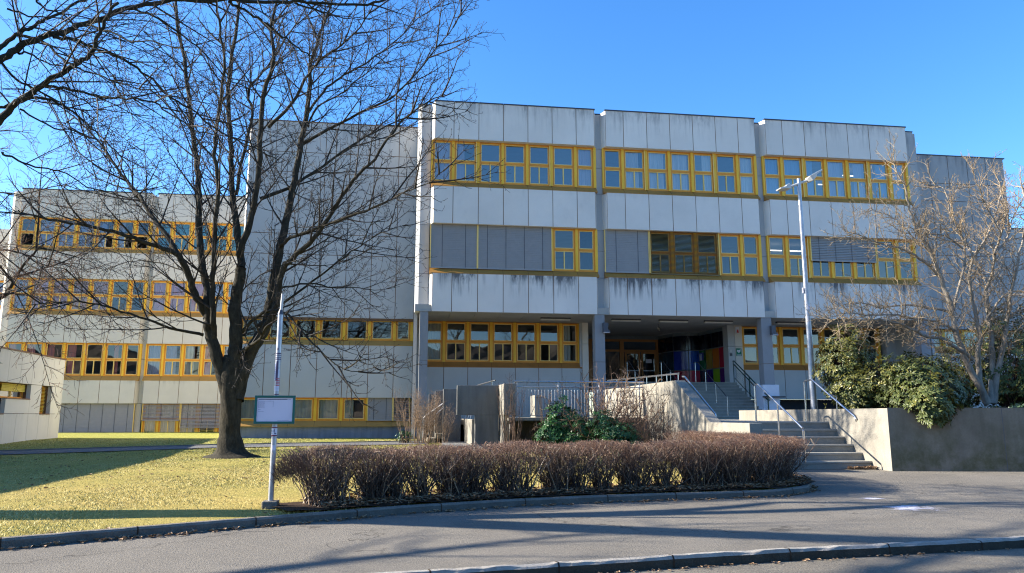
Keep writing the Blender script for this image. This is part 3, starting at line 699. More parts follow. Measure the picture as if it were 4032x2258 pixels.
abox(b, .0, LA, -.55, -.14, .1, 1.2, 'joint'); abox(b, .0, LA, -.55, -.14, 2.245, 3.3, 'joint'); abox(b, 0, 1.08, -.5, -.141, 1.2, 2.25, 'joint'); abox(b, 2.04, 3.0, -.5, -.141, 1.2, 2.25, 'joint')
abox(b, .0, LA, -.62, -.56, .1, 3.3, 'dark')
abox(b, 0, LA, -8, -.62, .1, .2, 'annex'); abox(b, -.02, .14, -8, -.14, .1, 3.3, 'annex'); abox(b, 3.0, 4.9, -.14, -.0, 1.215, 1.72, 'annex')
b.build('wall', ax)
b = MB(); abox(b, -.02, LA, -8, .03, 3.335, 3.38, 'coping_b'); abox(b, 0, LA, -8, -.2, 3.28, 3.33, 'pier'); b.build('roof', ax)
def ablind(s0, s1, z0, z1, open_, name='shutter', mat='blindy'):
    b = MB(); n = int((z1 - z0) / .052)
    for i in range(n):
        z = z1 - i * .052; h = .05 if not open_ else .026
        v = [AP(s0, -.17, z - h), AP(s1, -.17, z - h), AP(s1, -.19 - (.03 if open_ else 0), z), AP(s0, -.19 - (.03 if open_ else 0), z)]
        v2 = [AP(s0, -.175, z - h), AP(s1, -.175, z - h), AP(s1, -.196 - (.03 if open_ else 0), z), AP(s0, -.196 - (.03 if open_ else 0), z)]
        b.add(v + v2, [(0, 1, 2, 3), (7, 6, 5, 4), (0, 3, 7, 4), (1, 5, 6, 2)], mat)
    return b.build(name, ax)
def aopening(s0, s1, z0, z1, shut, open_):
    b = MB(); abox(b, s0, s1, -.34, -.24, z0, z0 + .05, 'ochre'); abox(b, s0, s1, -.34, -.24, z1 - .05, z1, 'ochre'); abox(b, s0, s0 + .05, -.34, -.24, z0, z1, 'ochre'); abox(b, s1 - .05, s1, -.34, -.24, z0, z1, 'ochre')
    abox(b, (s0 + s1) / 2 - .03, (s0 + s1) / 2 + .03, -.33, -.245, z0, z1, 'sash'); abox(b, s0, s1, -.14, .02, z0 - .04, z0 - .005, 'coping_b')
    o = b.build('window', ax)
    pn = MB(); pn.add([AP(s0, -.28, z0), AP(s1, -.28, z0), AP(s1, -.28, z1), AP(s0, -.28, z1)], [(0, 1, 2, 3)], 'glass'); pn.build('pane', o)
    ablind(s0 + .03, s1 - .03, z0 + (z1 - z0) * shut, z1 - .01, open_)
aopening(1.1, 2.02, 1.22, 2.24, 0., True); aopening(3.0, 4.9, 1.74, 2.24, .38, False); aopening(4.96, 5.86, 1.22, 2.24, .1, True); aopening(8.0, 10.7, 1.74, 2.24, .3, False); aopening(14, 16.5, 1.74, 2.24, .3, False)

# ================================================================== TERRACE, STEPS, WALLS
ter = empty('entrance_terrace', (0, 0, 0), 'raised concrete entrance terrace with six lower and twelve upper steps', 'terrace')
b = MB(); b.box(7.36, 10.3, 17.462, 31.4, .05, 1.0, 'step'); b.box(10.3, 22, 22.1, 31.6, .05, .998, 'step'); b.build('landing', ter)
b = MB(); b.box(2.95, 7.0, 22.0, 31.2, 1.0, 1.08, 'wall'); b.box(3.2, 7.0, 23.4, 31.2, .1, 1.0, 'walldk'); b.build('platform', ter)
b = MB()
for i in range(6):
    y = 15.45 + .33 * i; z = (i + 1) / 6
    b.box(7.36, 10.12, y + .02, y + .38, 0 if i == 0 else z - 1 / 6 - .1, z - .045, 'stepr'); b.box(7.36, 10.12, y, y + .36, z - .045, z, 'step')
b.build('lower_steps', ter, .006)
b = MB(); n = 12; hr = 1.56 / n
for i in range(n):
    y = 28.1 + .255 * i; z = 1.0 + hr * (i + 1); b.box(7.7, 14.1, y + .02, y + .3, z - hr - .02, z - .04, 'stepr'); b.box(7.7, 14.1, y - .01, y + .28, z - .04, z, 'step')
b.box(7.7, 14.1, 31.187, 37.2, 2.3, 2.56, 'fground'); b.build('upper_steps', ter)
# flanking parapet
pw = empty('parapet_wall', (0, 0, 0), 'sunlit concrete parapet beside the entrance steps, sloping down to a low end', 'wall')
b = MB(); prof = [(14.94, 0), (26.5, 0), (26.5, 2.07), (19.25, 2.07), (17.0, .99), (14.94, .99)]; b.ext(prof, 7.05, 7.34, 'wall'); b.build('wall', pw, .012)
b = MB(); b.tube([(7.2, 19.25, 2.26), (7.2, 21, 2.29), (7.2, 26.6, 2.4)], .024, 'stainless')
for y in (19.4, 20.3, 21.2, 22.1, 23.2, 24.3, 25.4): b.tube([(7.2, y, 2.05), (7.2, y, 2.26 + (y - 19.3) * .018)], .012, 'stainless', 6)
b.build('top_rail', pw)
b = MB(); b.tube([(7.46, 19.75, 2.2), (7.46, 19.6, 2.19), (7.46, 17.62, 1.17), (7.46, 17.6, 1.02)], .024, 'stainless')
for y, z in ((19.3, 2.03), (18.5, 1.62), (17.8, 1.26)): b.tube([(7.33, y, z - .09), (7.46, y, z - .09), (7.46, y, z)], .009, 'stainless', 6)
b.build('handrail', pw)
# planter
pl = empty('concrete_planter', (0, 0, 0), 'large mossy concrete planter wall at the right, holding rhododendrons and a pale bare tree', 'planter')
b = MB(); b.prism([(10.07, 14.77), (17.2, 13.49), (17.24, 13.74), (10.31, 14.98)], -.02, 1.31, 'wallmoss_shade'); b.build('front_wall', pl, .01)
b = MB(); ux, uy = .9842, -.1768
for q in (2.35, 4.75):
    for t0, t1, zz0, zz1 in ((q, q + .012, .0, 1.3),):
        b.add([(10.07 + ux * t0 - .177 * .002, 14.77 + uy * t0 - .984 * .002, zz0), (10.07 + ux * t1 - .177 * .002, 14.77 + uy * t1 - .984 * .002, zz0), (10.07 + ux * t1 - .177 * .002, 14.77 + uy * t1 - .984 * .002, zz1), (10.07 + ux * t0 - .177 * .002, 14.77 + uy * t0 - .984 * .002, zz1)], [(0, 1, 2, 3)], 'tape')
b.box(10.092, 10.098, 15.02, 15.035, .0, 1.3, 'tape'); b.build('joints', pl)
b = MB(); b.prism([(10.07, 14.772), (10.312, 14.975), (10.36, 22.2), (10.16, 22.2), (10.12, 18.6)], 0.0, 1.30, 'wall'); b.prism([(10.36, 22.0), (30, 22.0), (30, 22.2), (10.36, 22.2)], 0, 1.3, 'wall'); b.build('side_wall', pl, .01)
b = MB()
pv = []; nx_, ny_ = 30, 20
for i in range(nx_ + 1):
    for j in range(ny_ + 1):
        x = 10.33 + 20 * (i / nx_) ** 1.4; yf = 14.95 - (x - 10.3) * .18; yf = max(yf, 12.0); y = yf + (22.0 - yf) * j / ny_
        pv.append((x, y, 1.25 + .06 * math.sin(x * 2.3) * math.sin(y * 1.9)))
pf = [(i * (ny_ + 1) + j, (i + 1) * (ny_ + 1) + j, (i + 1) * (ny_ + 1) + j + 1, i * (ny_ + 1) + j + 1) for i in range(nx_) for j in range(ny_)]
mkobj('soil', pv, pf, ['soil'], parent=pl, smooth=True)
# the free standing concrete slabs of the side staircase
def wallthing(boxes, lab, mat, parts=()):
    b = MB()
    for bx in boxes: b.box(*bx[:6], bx[6] if len(bx) > 6 else mat)
    return tag(b.build('concrete_wall', None, .012), lab, 'wall')
wallthing([(1.51, 2.8, 23.2, 23.45, 1.16, 2.07), (2.07, 2.8, 23.201, 23.449, 0, 1.16)], 'shaded streaked concrete slab with a cut out lower left corner, in front of the side stairs', 'walldk')
wallthing([(2.805, 3.16, 22.0, 23.7, 1.16, 2.08, 'wall'), (2.83, 3.0, 22.3, 23.6, 0, 1.16, 'wall')], 'sunlit concrete block on a thin leg at the left end of the baluster railing', 'wall')
wallthing([(1.24, 1.86, 26.5, 26.75, 0, 2.07)], 'shaded streaked concrete slab set back behind the cut out slab', 'walldk')
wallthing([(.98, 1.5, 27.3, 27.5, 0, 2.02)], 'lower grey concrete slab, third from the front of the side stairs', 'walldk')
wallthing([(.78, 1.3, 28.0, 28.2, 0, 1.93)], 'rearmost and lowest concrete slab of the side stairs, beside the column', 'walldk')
wallthing([(1.99, 2.12, 23.46, 28.2, 0, 1.03)], 'low sunlit concrete wall running back under the cut out slab', 'wall')
wallthing([(4.35, 4.62, 25.6, 26.6, .8, 1.84)], 'short sunlit concrete block standing on the platform behind the balusters', 'wall')
b = MB(); b.prism([(1.05, 23.0), (2.2, 22.2), (2.2, 28), (1.25, 27.3)], 0.08, .16 + .09, 'pathm'); tag(b.build('paving_slab'), kind='structure')
st = MB()
for i in range(5): st.box(.72 + i * .28, .98 + i * .28 + .3, 26.8, 28.0, .1, .36 + i * .16, 'wall')
tag(st.build('side_steps', None, .01), 'small sunlit side steps climbing behind the concrete slabs', 'steps')

# ------------------------------------------------------------------ RAILINGS
def railing(name, lab, cat='railing', group=None): return empty(name, (0, 0, 0), lab, cat, group)
r = railing('baluster_railing', 'long steel railing with thin upright balusters on the platform edge')
b = MB(); b.tube([(3.1, 22.05, 2.14), (7.1, 22.05, 2.14)], .028, 'stainless'); b.tube([(3.1, 22.05, 1.98), (7.1, 22.05, 1.98)], .018, 'steel', 6); b.tube([(3.1, 22.05, 1.15), (7.1, 22.05, 1.15)], .012, 'steel', 6); b.build('rail', r)
for i in range(4):
    b = MB(); x = 3.2 + i * 1.25; b.tube([(x, 22.05, 1.06), (x, 22.05, 2.14)], .018, 'steel'); b.build('post', r)
b = MB()
for i in range(38): x = 3.25 + i * .1; b.tube([(x, 22.05, 1.15), (x, 22.05, 1.9)], .014, 'steel', 5)
b.build('balusters', r)
r = railing('handrail', 'steel tube handrail standing free in the middle of the lower steps', 'handrail')
b = MB(); b.tube([(8.5, 17.62, 1.0), (8.5, 17.62, 1.86), (8.5, 17.58, 1.9), (8.5, 17.42, 1.9), (8.5, 15.45, .88), (8.5, 15.42, .82), (8.5, 15.42, .16)], .022, 'stainless'); b.build('rail', r)
b = MB(); b.tube([(8.5, 16.5, .66), (8.5, 16.5, 1.4)], .018, 'stainless'); b.build('post', r)
b = MB(); b.tube([(8.5, 17.62, 1.0), (8.5, 17.62, 1.02)], .05, 'stainless', 12); b.build('foot_plate', r)
r = railing('handrail', 'steel tube handrail against the planter wall at the right of the lower steps', 'handrail')
b = MB(); b.tube([(10.03, 18.0, 1.0), (10.03, 18.0, 1.98), (10.03, 17.95, 2.02), (10.03, 17.62, 2.03), (10.03, 15.95, 1.15), (10.05, 15.9, 1.08), (10.09, 15.95, 1.02)], .022, 'stainless'); b.build('rail', r)
b = MB(); b.tube([(10.22, 16.9, 1.29), (10.22, 16.9, 1.6), (10.04, 16.9, 1.66)], .016, 'stainless'); b.build('post', r)
r = railing('handrail', 'slanting tube handrail of the side stairs on the lawn', 'handrail')
b = MB(); b.tube([(.57, 26.6, .2), (.57, 26.6, 1.05), (.63, 26.6, 1.13), (1.22, 26.45, 1.55)], .02, 'steel')
b.tube([(1.0, 26.4, 1.2), (1.25, 26.4, 1.42)], .015, 'steel'); b.build('rail', r)
b = MB(); b.tube([(1.9, 27.9, 2.05), (2.9, 25.5, 2.32), (2.95, 25.4, 2.32)], .022, 'stainless'); b.tube([(2.2, 27.2, 1.9), (2.2, 27.2, 2.13)], .01, 'stainless', 6); b.tube([(2.85, 25.6, 1.9), (2.85, 25.6, 2.3)], .01, 'stainless', 6)
b.tube([(2.05, 24.2, 1.17), (2.05, 27.0, 1.17)], .02, 'stainless')
for yy in (24.4, 25.4, 26.4): b.tube([(2.0, yy, 1.0), (2.05, yy, 1.17)], .01, 'stainless', 6)
b.build('upper_rail', r)
for i, (x, lab) in enumerate(((9.35, 'thin stair rail on posts nearest the left column of the entrance'), (10.88, 'thin stair rail on posts in the middle of the upper steps, before the doors'), (12.42, 'thin stair rail on posts on the upper steps in front of the coloured tiles'))):
    r = railing('stair_rail', lab, 'handrail', 'stair rails of the upper steps')
    b = MB(); pts = [(x, 31.5, 3.42), (x, 31.0, 3.42), (x, 28.15, 1.86)]; b.tube(pts, .017, 'darkgrey'); b.build('rail', r)
    for (y, zb, zt) in ((31.3, 2.56, 3.44), (30.2, 2.05, 3.0), (29.2, 1.52, 2.44), (28.15, 1.0, 1.88)):
        b = MB(); b.tube([(x, y, zb), (x, y, zt)], .016, 'stainless', 6); b.build('post', r)
r = railing('stair_railing', 'dark green double railing with wire mesh down the right side of the upper steps')
b = MB()
for o_ in (0, -.16): b.tube([(14.12, 31.6, 3.5 + o_), (14.12, 31.1, 3.5 + o_), (14.12, 28.2, 1.92 + o_), (14.12, 28.05, 1.9 + o_)], .024, 'green')
b.tube([(14.12, 31.1, 2.75), (14.12, 28.2, 1.2)], .016, 'green', 6); b.build('rail', r)
for (y, zb, zt) in ((31.2, 2.56, 3.5), (29.7, 1.8, 2.74), (28.15, 1.0, 1.92)):
    b = MB(); b.tube([(14.12, y, zb), (14.12, y, zt)], .03, 'green'); b.build('post', r)
b = MB()
for i in range(34): y = 31.1 - i * .088; z = 2.75 - i * .088 * .534; b.tube([(14.12, y, z), (14.12, y, z + .55)], .003, 'darkgrey', 3)
for j in range(6): b.tube([(14.12, 31.1, 2.8 + j * .1), (14.12, 28.2, 1.25 + j * .1)], .003, 'darkgrey', 3)
b.build('mesh_infill', r)
b = MB(); b.box(14.0, 14.9, 28.2, 28.38, 1.85, 1.91, 'darkgrey'); tag(b.build('shelf', None, .01), 'dark narrow shelf fixed to the white column plinth', 'shelf')

# ------------------------------------------------------------------ FIXTURES
lp = [(5.28, 'ceiling light batten under the overhang left of the entrance columns'), (8.25, 'first ceiling light batten right of the left entrance column'), (10.28, 'middle ceiling light batten over the entrance steps'), (12.25, 'ceiling light batten over the entrance nearest the tiled wall'), (15.45, 'ceiling light batten right of the white plinthed column')]
for x, lab in lp:
    t = empty('ceiling_light', (0, 0, 0), lab, 'ceiling light', 'battens under the overhang')
    b = MB(); b.box(x, x + 1.24, 29.6, 29.74, 5.02, 5.077, 'darkgrey'); b.build('housing', t)
    b = MB(); b.ext([(29.58, 4.965), (29.76, 4.965), (29.76, 5.02), (29.58, 5.02)], x + .01, x + 1.23, 'lampwhite'); b.build('diffuser', t, .01)
for (x, lab) in ((7.66, 'grey floodlight on the column left of the entrance'), (14.64, 'grey floodlight on the column with the white plinth')):
    t = empty('floodlight', (0, 0, 0), lab, 'floodlight', 'floodlights on the entrance columns')
    b = MB(); b.box(x - .1, x + .12, F + .0, F + .3, 4.62, 4.72, 'darkgrey'); b.prism([(x - .12, F - .12), (x + .06, F - .12), (x + .06, F + .04), (x - .12, F + .04)], 4.45, 4.74, 'darkgrey'); b.build('bracket', t, .01)
    b = MB(); b.box(x - .14, x + .1, F - .18, F + .0, 4.36, 4.45, 'darkgrey'); b.box(x - .12, x + .12, F - .2, F - .02, 4.34, 4.36, 'white'); b.build('lamp_head', t, .006)
t = empty('security_camera', (0, 0, 0), 'small security camera hanging from the soffit over the entrance', 'camera')
b = MB(); b.tube([(10.7, 31, 5.077), (10.7, 31, 4.9)], .02, 'darkgrey', 8); b.build('stem', t); b = MB(); b.tube([(10.7, 31.05, 4.88), (10.7, 30.9, 4.80)], .045, 'lampwhite', 10); b.build('body', t)
t = empty('alarm_siren', (0, 0, 0), 'white alarm box with a red warning light on the pier right of the entrance', 'alarm')
b = MB(); b.box(14.26, 14.42, GY - .12, GY - .04, 4.72, 5.0, 'white'); b.build('box', t, .01)
b = MB(); b.add([(14.3, GY - .16, 4.74), (14.39, GY - .16, 4.74), (14.36, GY - .15, 4.88), (14.33, GY - .15, 4.88), (14.3, GY - .12, 4.74), (14.39, GY - .12, 4.74), (14.36, GY - .12, 4.88), (14.33, GY - .12, 4.88)], [(0, 1, 2, 3), (0, 3, 7, 4), (1, 5, 6, 2), (3, 2, 6, 7), (0, 4, 5, 1)], 'red'); b.build('red_light', t)
t = empty('defibrillator_sign', (0, 0, 0), 'green defibrillator sign with a white heart on the pier right of the entrance', 'sign')
M['signgreen'] = plain('sign_green', (.0, .16, .08), .4); b = MB(); b.box(14.27, 14.51, GY - .065, GY - .05, 3.72, 4.06, 'signgreen'); b.build('plate', t)
hv = []; cx_, cz_ = 14.38, 3.93
for i in range(28):
    a = i / 28 * 2 * math.pi; hv.append((cx_ + .0055 * 16 * math.sin(a) ** 3 * .95, GY - .068, cz_ + .0055 * (13 * math.cos(a) - 5 * math.cos(2 * a) - 2 * math.cos(3 * a) - math.cos(4 * a))))
b = MB(); b.add(hv, [tuple(range(28))], 'white'); b.box(14.462, 14.474, GY - .07, GY - .066, 4.0, 4.045, 'white'); b.box(14.446, 14.49, GY - .0695, GY - .0665, 4.016, 4.03, 'white')
b.box(14.29, 14.49, GY - .069, GY - .066, 3.745, 3.765, 'white'); b.box(14.29, 14.49, GY - .069, GY - .066, 3.78, 3.79, 'white'); b.build('symbol', t)
b = MB(); b.add([(cx_ - .008, GY - .071, 3.90), (cx_ + .004, GY - .071, 3.91), (cx_ + .022, GY - .071, 3.955), (cx_ + .004, GY - .071, 3.945)], [(0, 1, 2, 3)], 'signgreen'); b.add([(cx_ + .004, GY - .071, 3.91), (cx_ + .012, GY - .071, 3.91), (cx_ - .01, GY - .071, 3.87)], [(0, 1, 2)], 'signgreen'); b.build('flash', t)
b = MB(); b.box(13.98, 14.06, GY - .06, GY - .02, 3.9, 4.0, 'lampwhite'); b.box(13.98, 14.08, GY - .06, GY - .02, 3.72, 3.84, 'darkgrey'); tag(b.build('intercom'), 'small intercom boxes on the pier beside the tiled wall', 'intercom')
b = MB(); b.box(11.72, 12.02, EY - .1, EY - .085, 3.72, 3.92, 'paper'); tag(b.build('door_notice'), 'pale notice stuck on the right entrance door', 'notice')
t = empty('notice_board', (0, 0, 0), 'pale sheet in a small dark case on the green tile of the entrance wall', 'notice')
b = MB(); b.box(13.62, 13.70, 33.45, 33.85, 3.7, 4.05, 'td'); b.build('case', t); b = MB(); b.box(13.60, 13.618, 33.5, 33.72, 3.68, 3.98, 'paper'); b.build('sheet', t)

# ------------------------------------------------------------------ STREET LAMP
t = empty('street_lamp', (0, 0, 0), 'tall galvanised street lamp with two flat heads standing in the planter', 'street lamp')
LX, LY = 10.6, 18.6
b = MB(); b.tube([(LX, LY, 1.25), (LX, LY, 2.3), (LX, LY, 5), (LX, LY, 7.35), (LX, LY, 7.62)], [.085, .082, .062, .048, .045], 'steel', 16); b.build('pole', t, smooth=True)
b = MB(); b.box(LX - .1, LX - .094, LY - .03, LY + .03, 4.4, 4.55, 'paper'); b.box(LX - .03, LX + .04, LY - .075, LY - .069, 3.95, 4.08, 'paper'); b.build('sticker', t)
b = MB(); b.tube([(LX - .3, LY, 7.36), (LX + .35, LY + .0, 7.62)], .035, 'lampwhite', 10); b.build('arm', t)
def head(x0, z0, x1, z1):
    d = Vector((x1 - x0, 0, z1 - z0)); L = d.length; d.normalize(); u = Vector((-d.z, 0, d.x)); b = MB()
    P = lambda s, n, y: (x0 + d.x * s * L + u.x * n, LY + y, z0 + d.z * s * L + u.z * n)
    sec = [(0, .05, -.05, .05), (.18, .07, -.09, .12), (.45, .06, -.05, .15), (.55, .055, -.01, .15), (1, .03, -.005, .13)]
    v = []
    for s, up, dn, hw in sec: v += [P(s, up, -hw), P(s, up, hw), P(s, dn, hw), P(s, dn, -hw)]
    f = [(0, 1, 2, 3), (19, 18, 17, 16)]
    for i in range(4):
        for k_ in range(4): f.append((4 * i + k_, 4 * i + 4 + k_, 4 * i + 4 + (k_ + 1) % 4, 4 * i + (k_ + 1) % 4))
    b.add(v, f, 'lampwhite'); o = b.build('lamp_head', t, .006)
    c = MB(); c.add([P(.56, -.014, -.11), P(.95, -.012, -.10), P(.95, -.012, .10), P(.56, -.014, .11)], [(0, 1, 2, 3)], 'darkgrey'); c.build('lens', o)
head(LX - .26, 7.37, LX - .62, 7.30); head(LX + .24, 7.57, LX + .66, 7.86)

# ------------------------------------------------------------------ STOP POLE WITH NOTICE
t = empty('bus_stop_pole', (0, 0, 0), 'stickered steel stop pole with a green framed timetable, beside the hedge on the lawn', 'pole')
PX, PY = -1.57, 9.4
b = MB(); b.tube([(PX, PY, .1), (PX, PY, 2.37)], .032, 'steel', 14); b.build('pole', t, smooth=True)
b = MB(); b.tube([(PX, PY, 2.37), (PX, PY, 2.43)], [.036, .02], 'darkgrey', 12); b.tube([(PX + .005, PY, 2.43), (PX + .012, PY, 2.63)], .017, 'lampwhite', 10); b.build('top_tube', t, smooth=True)
b = MB(); b.box(PX - .09, PX + .09, PY - .09, PY + .09, .03, .16, 'kerb'); b.build('base_block', t, .015)
sx0, sx1, sz0, sz1 = PX - .235, PX + .235, 1.05, 1.385; sy = PY - .05
tb2 = MB(); frame4(tb2, sx0, sx1, sz0, sz1, sy - .02, sy + .012, .028, 'teal'); tb2.box(sx0 + .01, sx1 - .01, sy + .0, sy + .014, sz0 + .01, sz1 - .01, 'teal'); fr = tb2.build('sign_frame', t, .003)
b = MB(); b.box(sx0 + .028, sx1 - .028, sy - .006, sy - .001, sz0 + .028, sz1 - .028, 'paper'); pp = b.build('paper', fr)
b = MB(); y_ = sy - .0075; px0 = sx0 + .042
b.box(px0, px0 + .335, y_, y_ + .001, sz1 - .05, sz1 - .043, 'inkdark'); b.box(px0 + .345, px0 + .375, y_, y_ + .001, sz1 - .05, sz1 - .045, 'ink')
rr = random.Random(5)
for i in range(11):
    z = sz1 - .066 - i * .0078; xx = px0
    while xx < px0 + .07 + (.1 if i == 0 else 0): wd = rr.uniform(.004, .012); b.box(xx, xx + wd, y_, y_ + .001, z - .0035, z, 'ink'); xx += wd + .004
b.box(px0 + .17, px0 + .173, y_, y_ + .001, sz1 - .14, sz1 - .066, 'ink'); b.box(px0, px0 + .03, y_, y_ + .001, sz1 - .168, sz1 - .164, 'ink'); b.box(px0, px0 + .065, y_, y_ + .001, sz1 - .19, sz1 - .186, 'ink')
b.box(px0 + .23, px0 + .36, y_, y_ + .001, sz0 + .04, sz0 + .043, 'ink'); b.build('print', pp)
M['s_blue'] = plain('sticker_blue', (.10, .20, .55), .4); M['s_red'] = plain('sticker_red', (.50, .09, .12), .4); M['s_maroon'] = plain('sticker_maroon', (.16, .03, .06), .4); M['s_white'] = plain('sticker_white', (.62, .62, .70), .4)
def wrap(b, z0, z1, a0, a1, m, r=.0334):
    n = max(2, int(abs(a1 - a0) / .25)); v = []
    for i in range(n + 1):
        a = a0 + (a1 - a0) * i / n; v += [(PX + math.sin(a) * r, PY - math.cos(a) * r, z0), (PX + math.sin(a) * r, PY - math.cos(a) * r, z1)]
    b.add(v, [(2 * i, 2 * i + 2, 2 * i + 3, 2 * i + 1) for i in range(n)], m)
b = MB()
for (z0, z1) in ((1.885, 1.9), (1.9 - .035, 1.875), (1.84, 1.85), (1.815, 1.83)): wrap(b, z0, z1, -1.6, 1.6, 'inkdark')
wrap(b, 1.93, 1.96, -.4, .1, 'inkdark')
wrap(b, 1.56, 1.80, -.5, .25, 'inkdark'); wrap(b, 1.57, 1.78, -1.3, -.55, 's_white'); 
for i in range(9): wrap(b, 1.58 + i * .022, 1.592 + i * .022, -1.15, -.75, 's_blue', .0338)
wrap(b, 1.60, 1.70, .35, .8, 's_white'); 
for i in range(5): wrap(b, 1.50 + i * .02, 1.51 + i * .02, -.2, 1.2, 's_red', .0340)
wrap(b, 1.44, 1.5, -1, 1, 's_white'); wrap(b, 1.395, 1.405, -.6, 1.2, 's_maroon')
wrap(b, 1.0, 1.012, -1.5, 1.5, 's_maroon', .0342); wrap(b, .905, .92, -1.5, 1.5, 's_maroon', .0342); wrap(b, .915, 1.005, -1.5, 1.5, 's_white')
for (a, z, s_, w_) in ((-.75, .965, .012, .25), (.05, .965, .03, .3), (.35, .94, .012, .5), (.2, .985, .018, .18), (-.8, .935, .006, .4), (.75, .935, .014, .25)): wrap(b, z - s_ / 2, z + s_ / 2, a - w_ / 2, a + w_ / 2, 'inkdark', .0340)
wrap(b, .74, .80, -1, .9, 'paper', .0335); b.build('stickers', t)

# ================================================================== VEGETATION
rng = random.Random(11)
def rv(): return Vector((rng.uniform(-1, 1), rng.uniform(-1, 1), rng.uniform(-1, 1)))
class Cfg:
    def __init__(s, **k): s.__dict__.update(k)
def branch(P, D, L, r0, lvl, c, out, az=0.):
    n = c.nseg[lvl]; st = L / n; pts = [tuple(P)]; rad = [r0]; d = D.normalized(); dirs = []; pos = [P.copy()]
    for i in range(n):
        d = d + rv() * c.wob[lvl] + Vector((0, 0, c.trop[lvl])); d.normalize(); P = P + d * st; pos.append(P.copy()); dirs.append(d.copy())
        pts.append(tuple(P)); rad.append(max(c.rmin, r0 * (1 - (i + 1) / n * .8)))
    out[lvl].append((pts, rad))
    if lvl + 1 < len(c.nseg): children(pos, dirs, L, r0, lvl, c, out, c.start[lvl])
def children(pos, dirs, L, r0, lvl, c, out, start):
    n = len(dirs); m = max(1, int(L * (1 - start) / c.sp[lvl])); a = rng.uniform(0, 6.28)
    for j in range(m):
        t = start + (1 - start) * (j + rng.random()) / m; i = min(n - 1, int(t * n)); u = t * n - i
        p = pos[i].lerp(pos[i + 1], u); d = dirs[i]; a += 2.4 + rng.uniform(-.4, .4)
        ref = Vector((0, 0, 1)) if abs(d.z) < .9 else Vector((1, 0, 0)); s1 = d.cross(ref).normalized(); s2 = s1.cross(d)
        sd = s1 * math.cos(a) + s2 * math.sin(a) * c.flat; sd.normalize()
        an = c.ang[lvl] * rng.uniform(.75, 1.25); dd = d * math.cos(an) + sd * math.sin(an)
        LL = c.len[lvl + 1] * rng.uniform(.55, 1.15) * (1 - c.tap[lvl] * t)
        branch(p, dd, LL, min(r0 * .6, c.rad[lvl + 1] * rng.uniform(.8, 1.2)), lvl + 1, c, out)
def finish(out, parent, mats, sides, names=None):
    for l, lst in enumerate(out):
        if not lst: continue
        tubes_obj(names[l] if names else ('branch', 'branch', 'twigs', 'twigs', 'twigs')[l], [a for a, b in lst], [b for a, b in lst], sides[l], mats[l], parent)
def catmull(p, n=4):
    q = [p[0]] + p + [p[-1]]; out = []
    for i in range(1, len(q) - 2):
        for k_ in range(n):
            t = k_ / n; a, b, c, d = q[i - 1], q[i], q[i + 1], q[i + 2]
            out.append(tuple(.5 * (2 * b[j] + (c[j] - a[j]) * t + (2 * a[j] - 5 * b[j] + 4 * c[j] - d[j]) * t * t + (3 * b[j] - a[j] - 3 * c[j] + d[j]) * t ** 3) for j in range(len(a))))
    return out + [p[-1]]
z1 = lambda p: [(x / 1.8036, y / 1.8036) for x, y in p]
z2 = lambda p: [(x / 1.804, 700 + y / 1.804) for x, y in p]
z3 = lambda p: [(x / 1.5067, 1300 + y / 1.5067) for x, y in p]
z4 = lambda p: [(900 + x / 1.9244, 350 + y / 1.9244) for x, y in p]
z5 = lambda p: [(900 + x / 1.9235, 1050 + y / 1.9235) for x, y in p]
z6 = lambda p: [(3200 + x / 1.804, 500 + y / 1.804) for x, y in p]
z6b = lambda p: [(3500 + x / 1.925, 900 + y / 1.925) for x, y in p]
z7 = lambda p: [(900 + x / 2.576, y / 2.576) for x, y in p]
def limb(px, Ya, Yb, ra, rb, c, out, ext=0., start=.12, sub_=4):
    n = len(px); pts = [UY(x, y, Ya + (Yb - Ya) * (i / (n - 1)) ** 1.1) for i, (x, y) in enumerate(px)]
    cur = catmull(pts, sub_); cur = [(x + rng.uniform(-1, 1) * .02, y + rng.uniform(-1, 1) * .03, z + rng.uniform(-1, 1) * .02) for x, y, z in cur]
    m = len(cur); rad = [ra + (rb - ra) * (i / (m - 1)) ** .8 for i in range(m)]
    out[0].append((cur, rad)); pos = [Vector(p) for p in cur]; dirs = [(b - a).normalized() for a, b in zip(pos[:-1], pos[1:])]
    L = sum((b - a).length for a, b in zip(pos[:-1], pos[1:]))
    children(pos, dirs, L, ra * .8, 0, c, out, start)
    if ext: branch(pos[-1], dirs[-1], ext, rb, 1, c, out)

# ---- the big bare tree on the lawn
bt = empty('bare_tree', (0, 0, 0), 'large bare tree with a dark trunk standing alone on the lawn', 'tree')
TY = 20.6
c = Cfg(nseg=[6, 8, 6, 4, 2], wob=[.08, .055, .10, .16, .2], trop=[.03, .035, .05, .05, .1], start=[.1, .12, .1, .15, .2], sp=[.31, .21, .16, .12], ang=[.72, .75, .9, .9], len=[4, 2.45, 1.0, .36, .07], tap=[.45, .45, .4, .3], rad=[.1, .026, .0115, .0066, .005], rmin=.0045, flat=.9)
out = [[], [], [], [], []]
tr = [UY(x, y, TY) for x, y in [(908, 1800), (908, 1770), (907, 1700), (908, 1600), (911, 1500), (914, 1400)]] 
cur = catmull([(p[0], p[1], p[2]) for p in tr], 5); m = len(cur)
rr_ = [.78, .66, .57, .50, .46, .42, .39, .37, .35, .30, .30, .30, .30, .30, .30, .30, .305, .31, .31, .31, .31, .30, .29, .27, .25, .22]
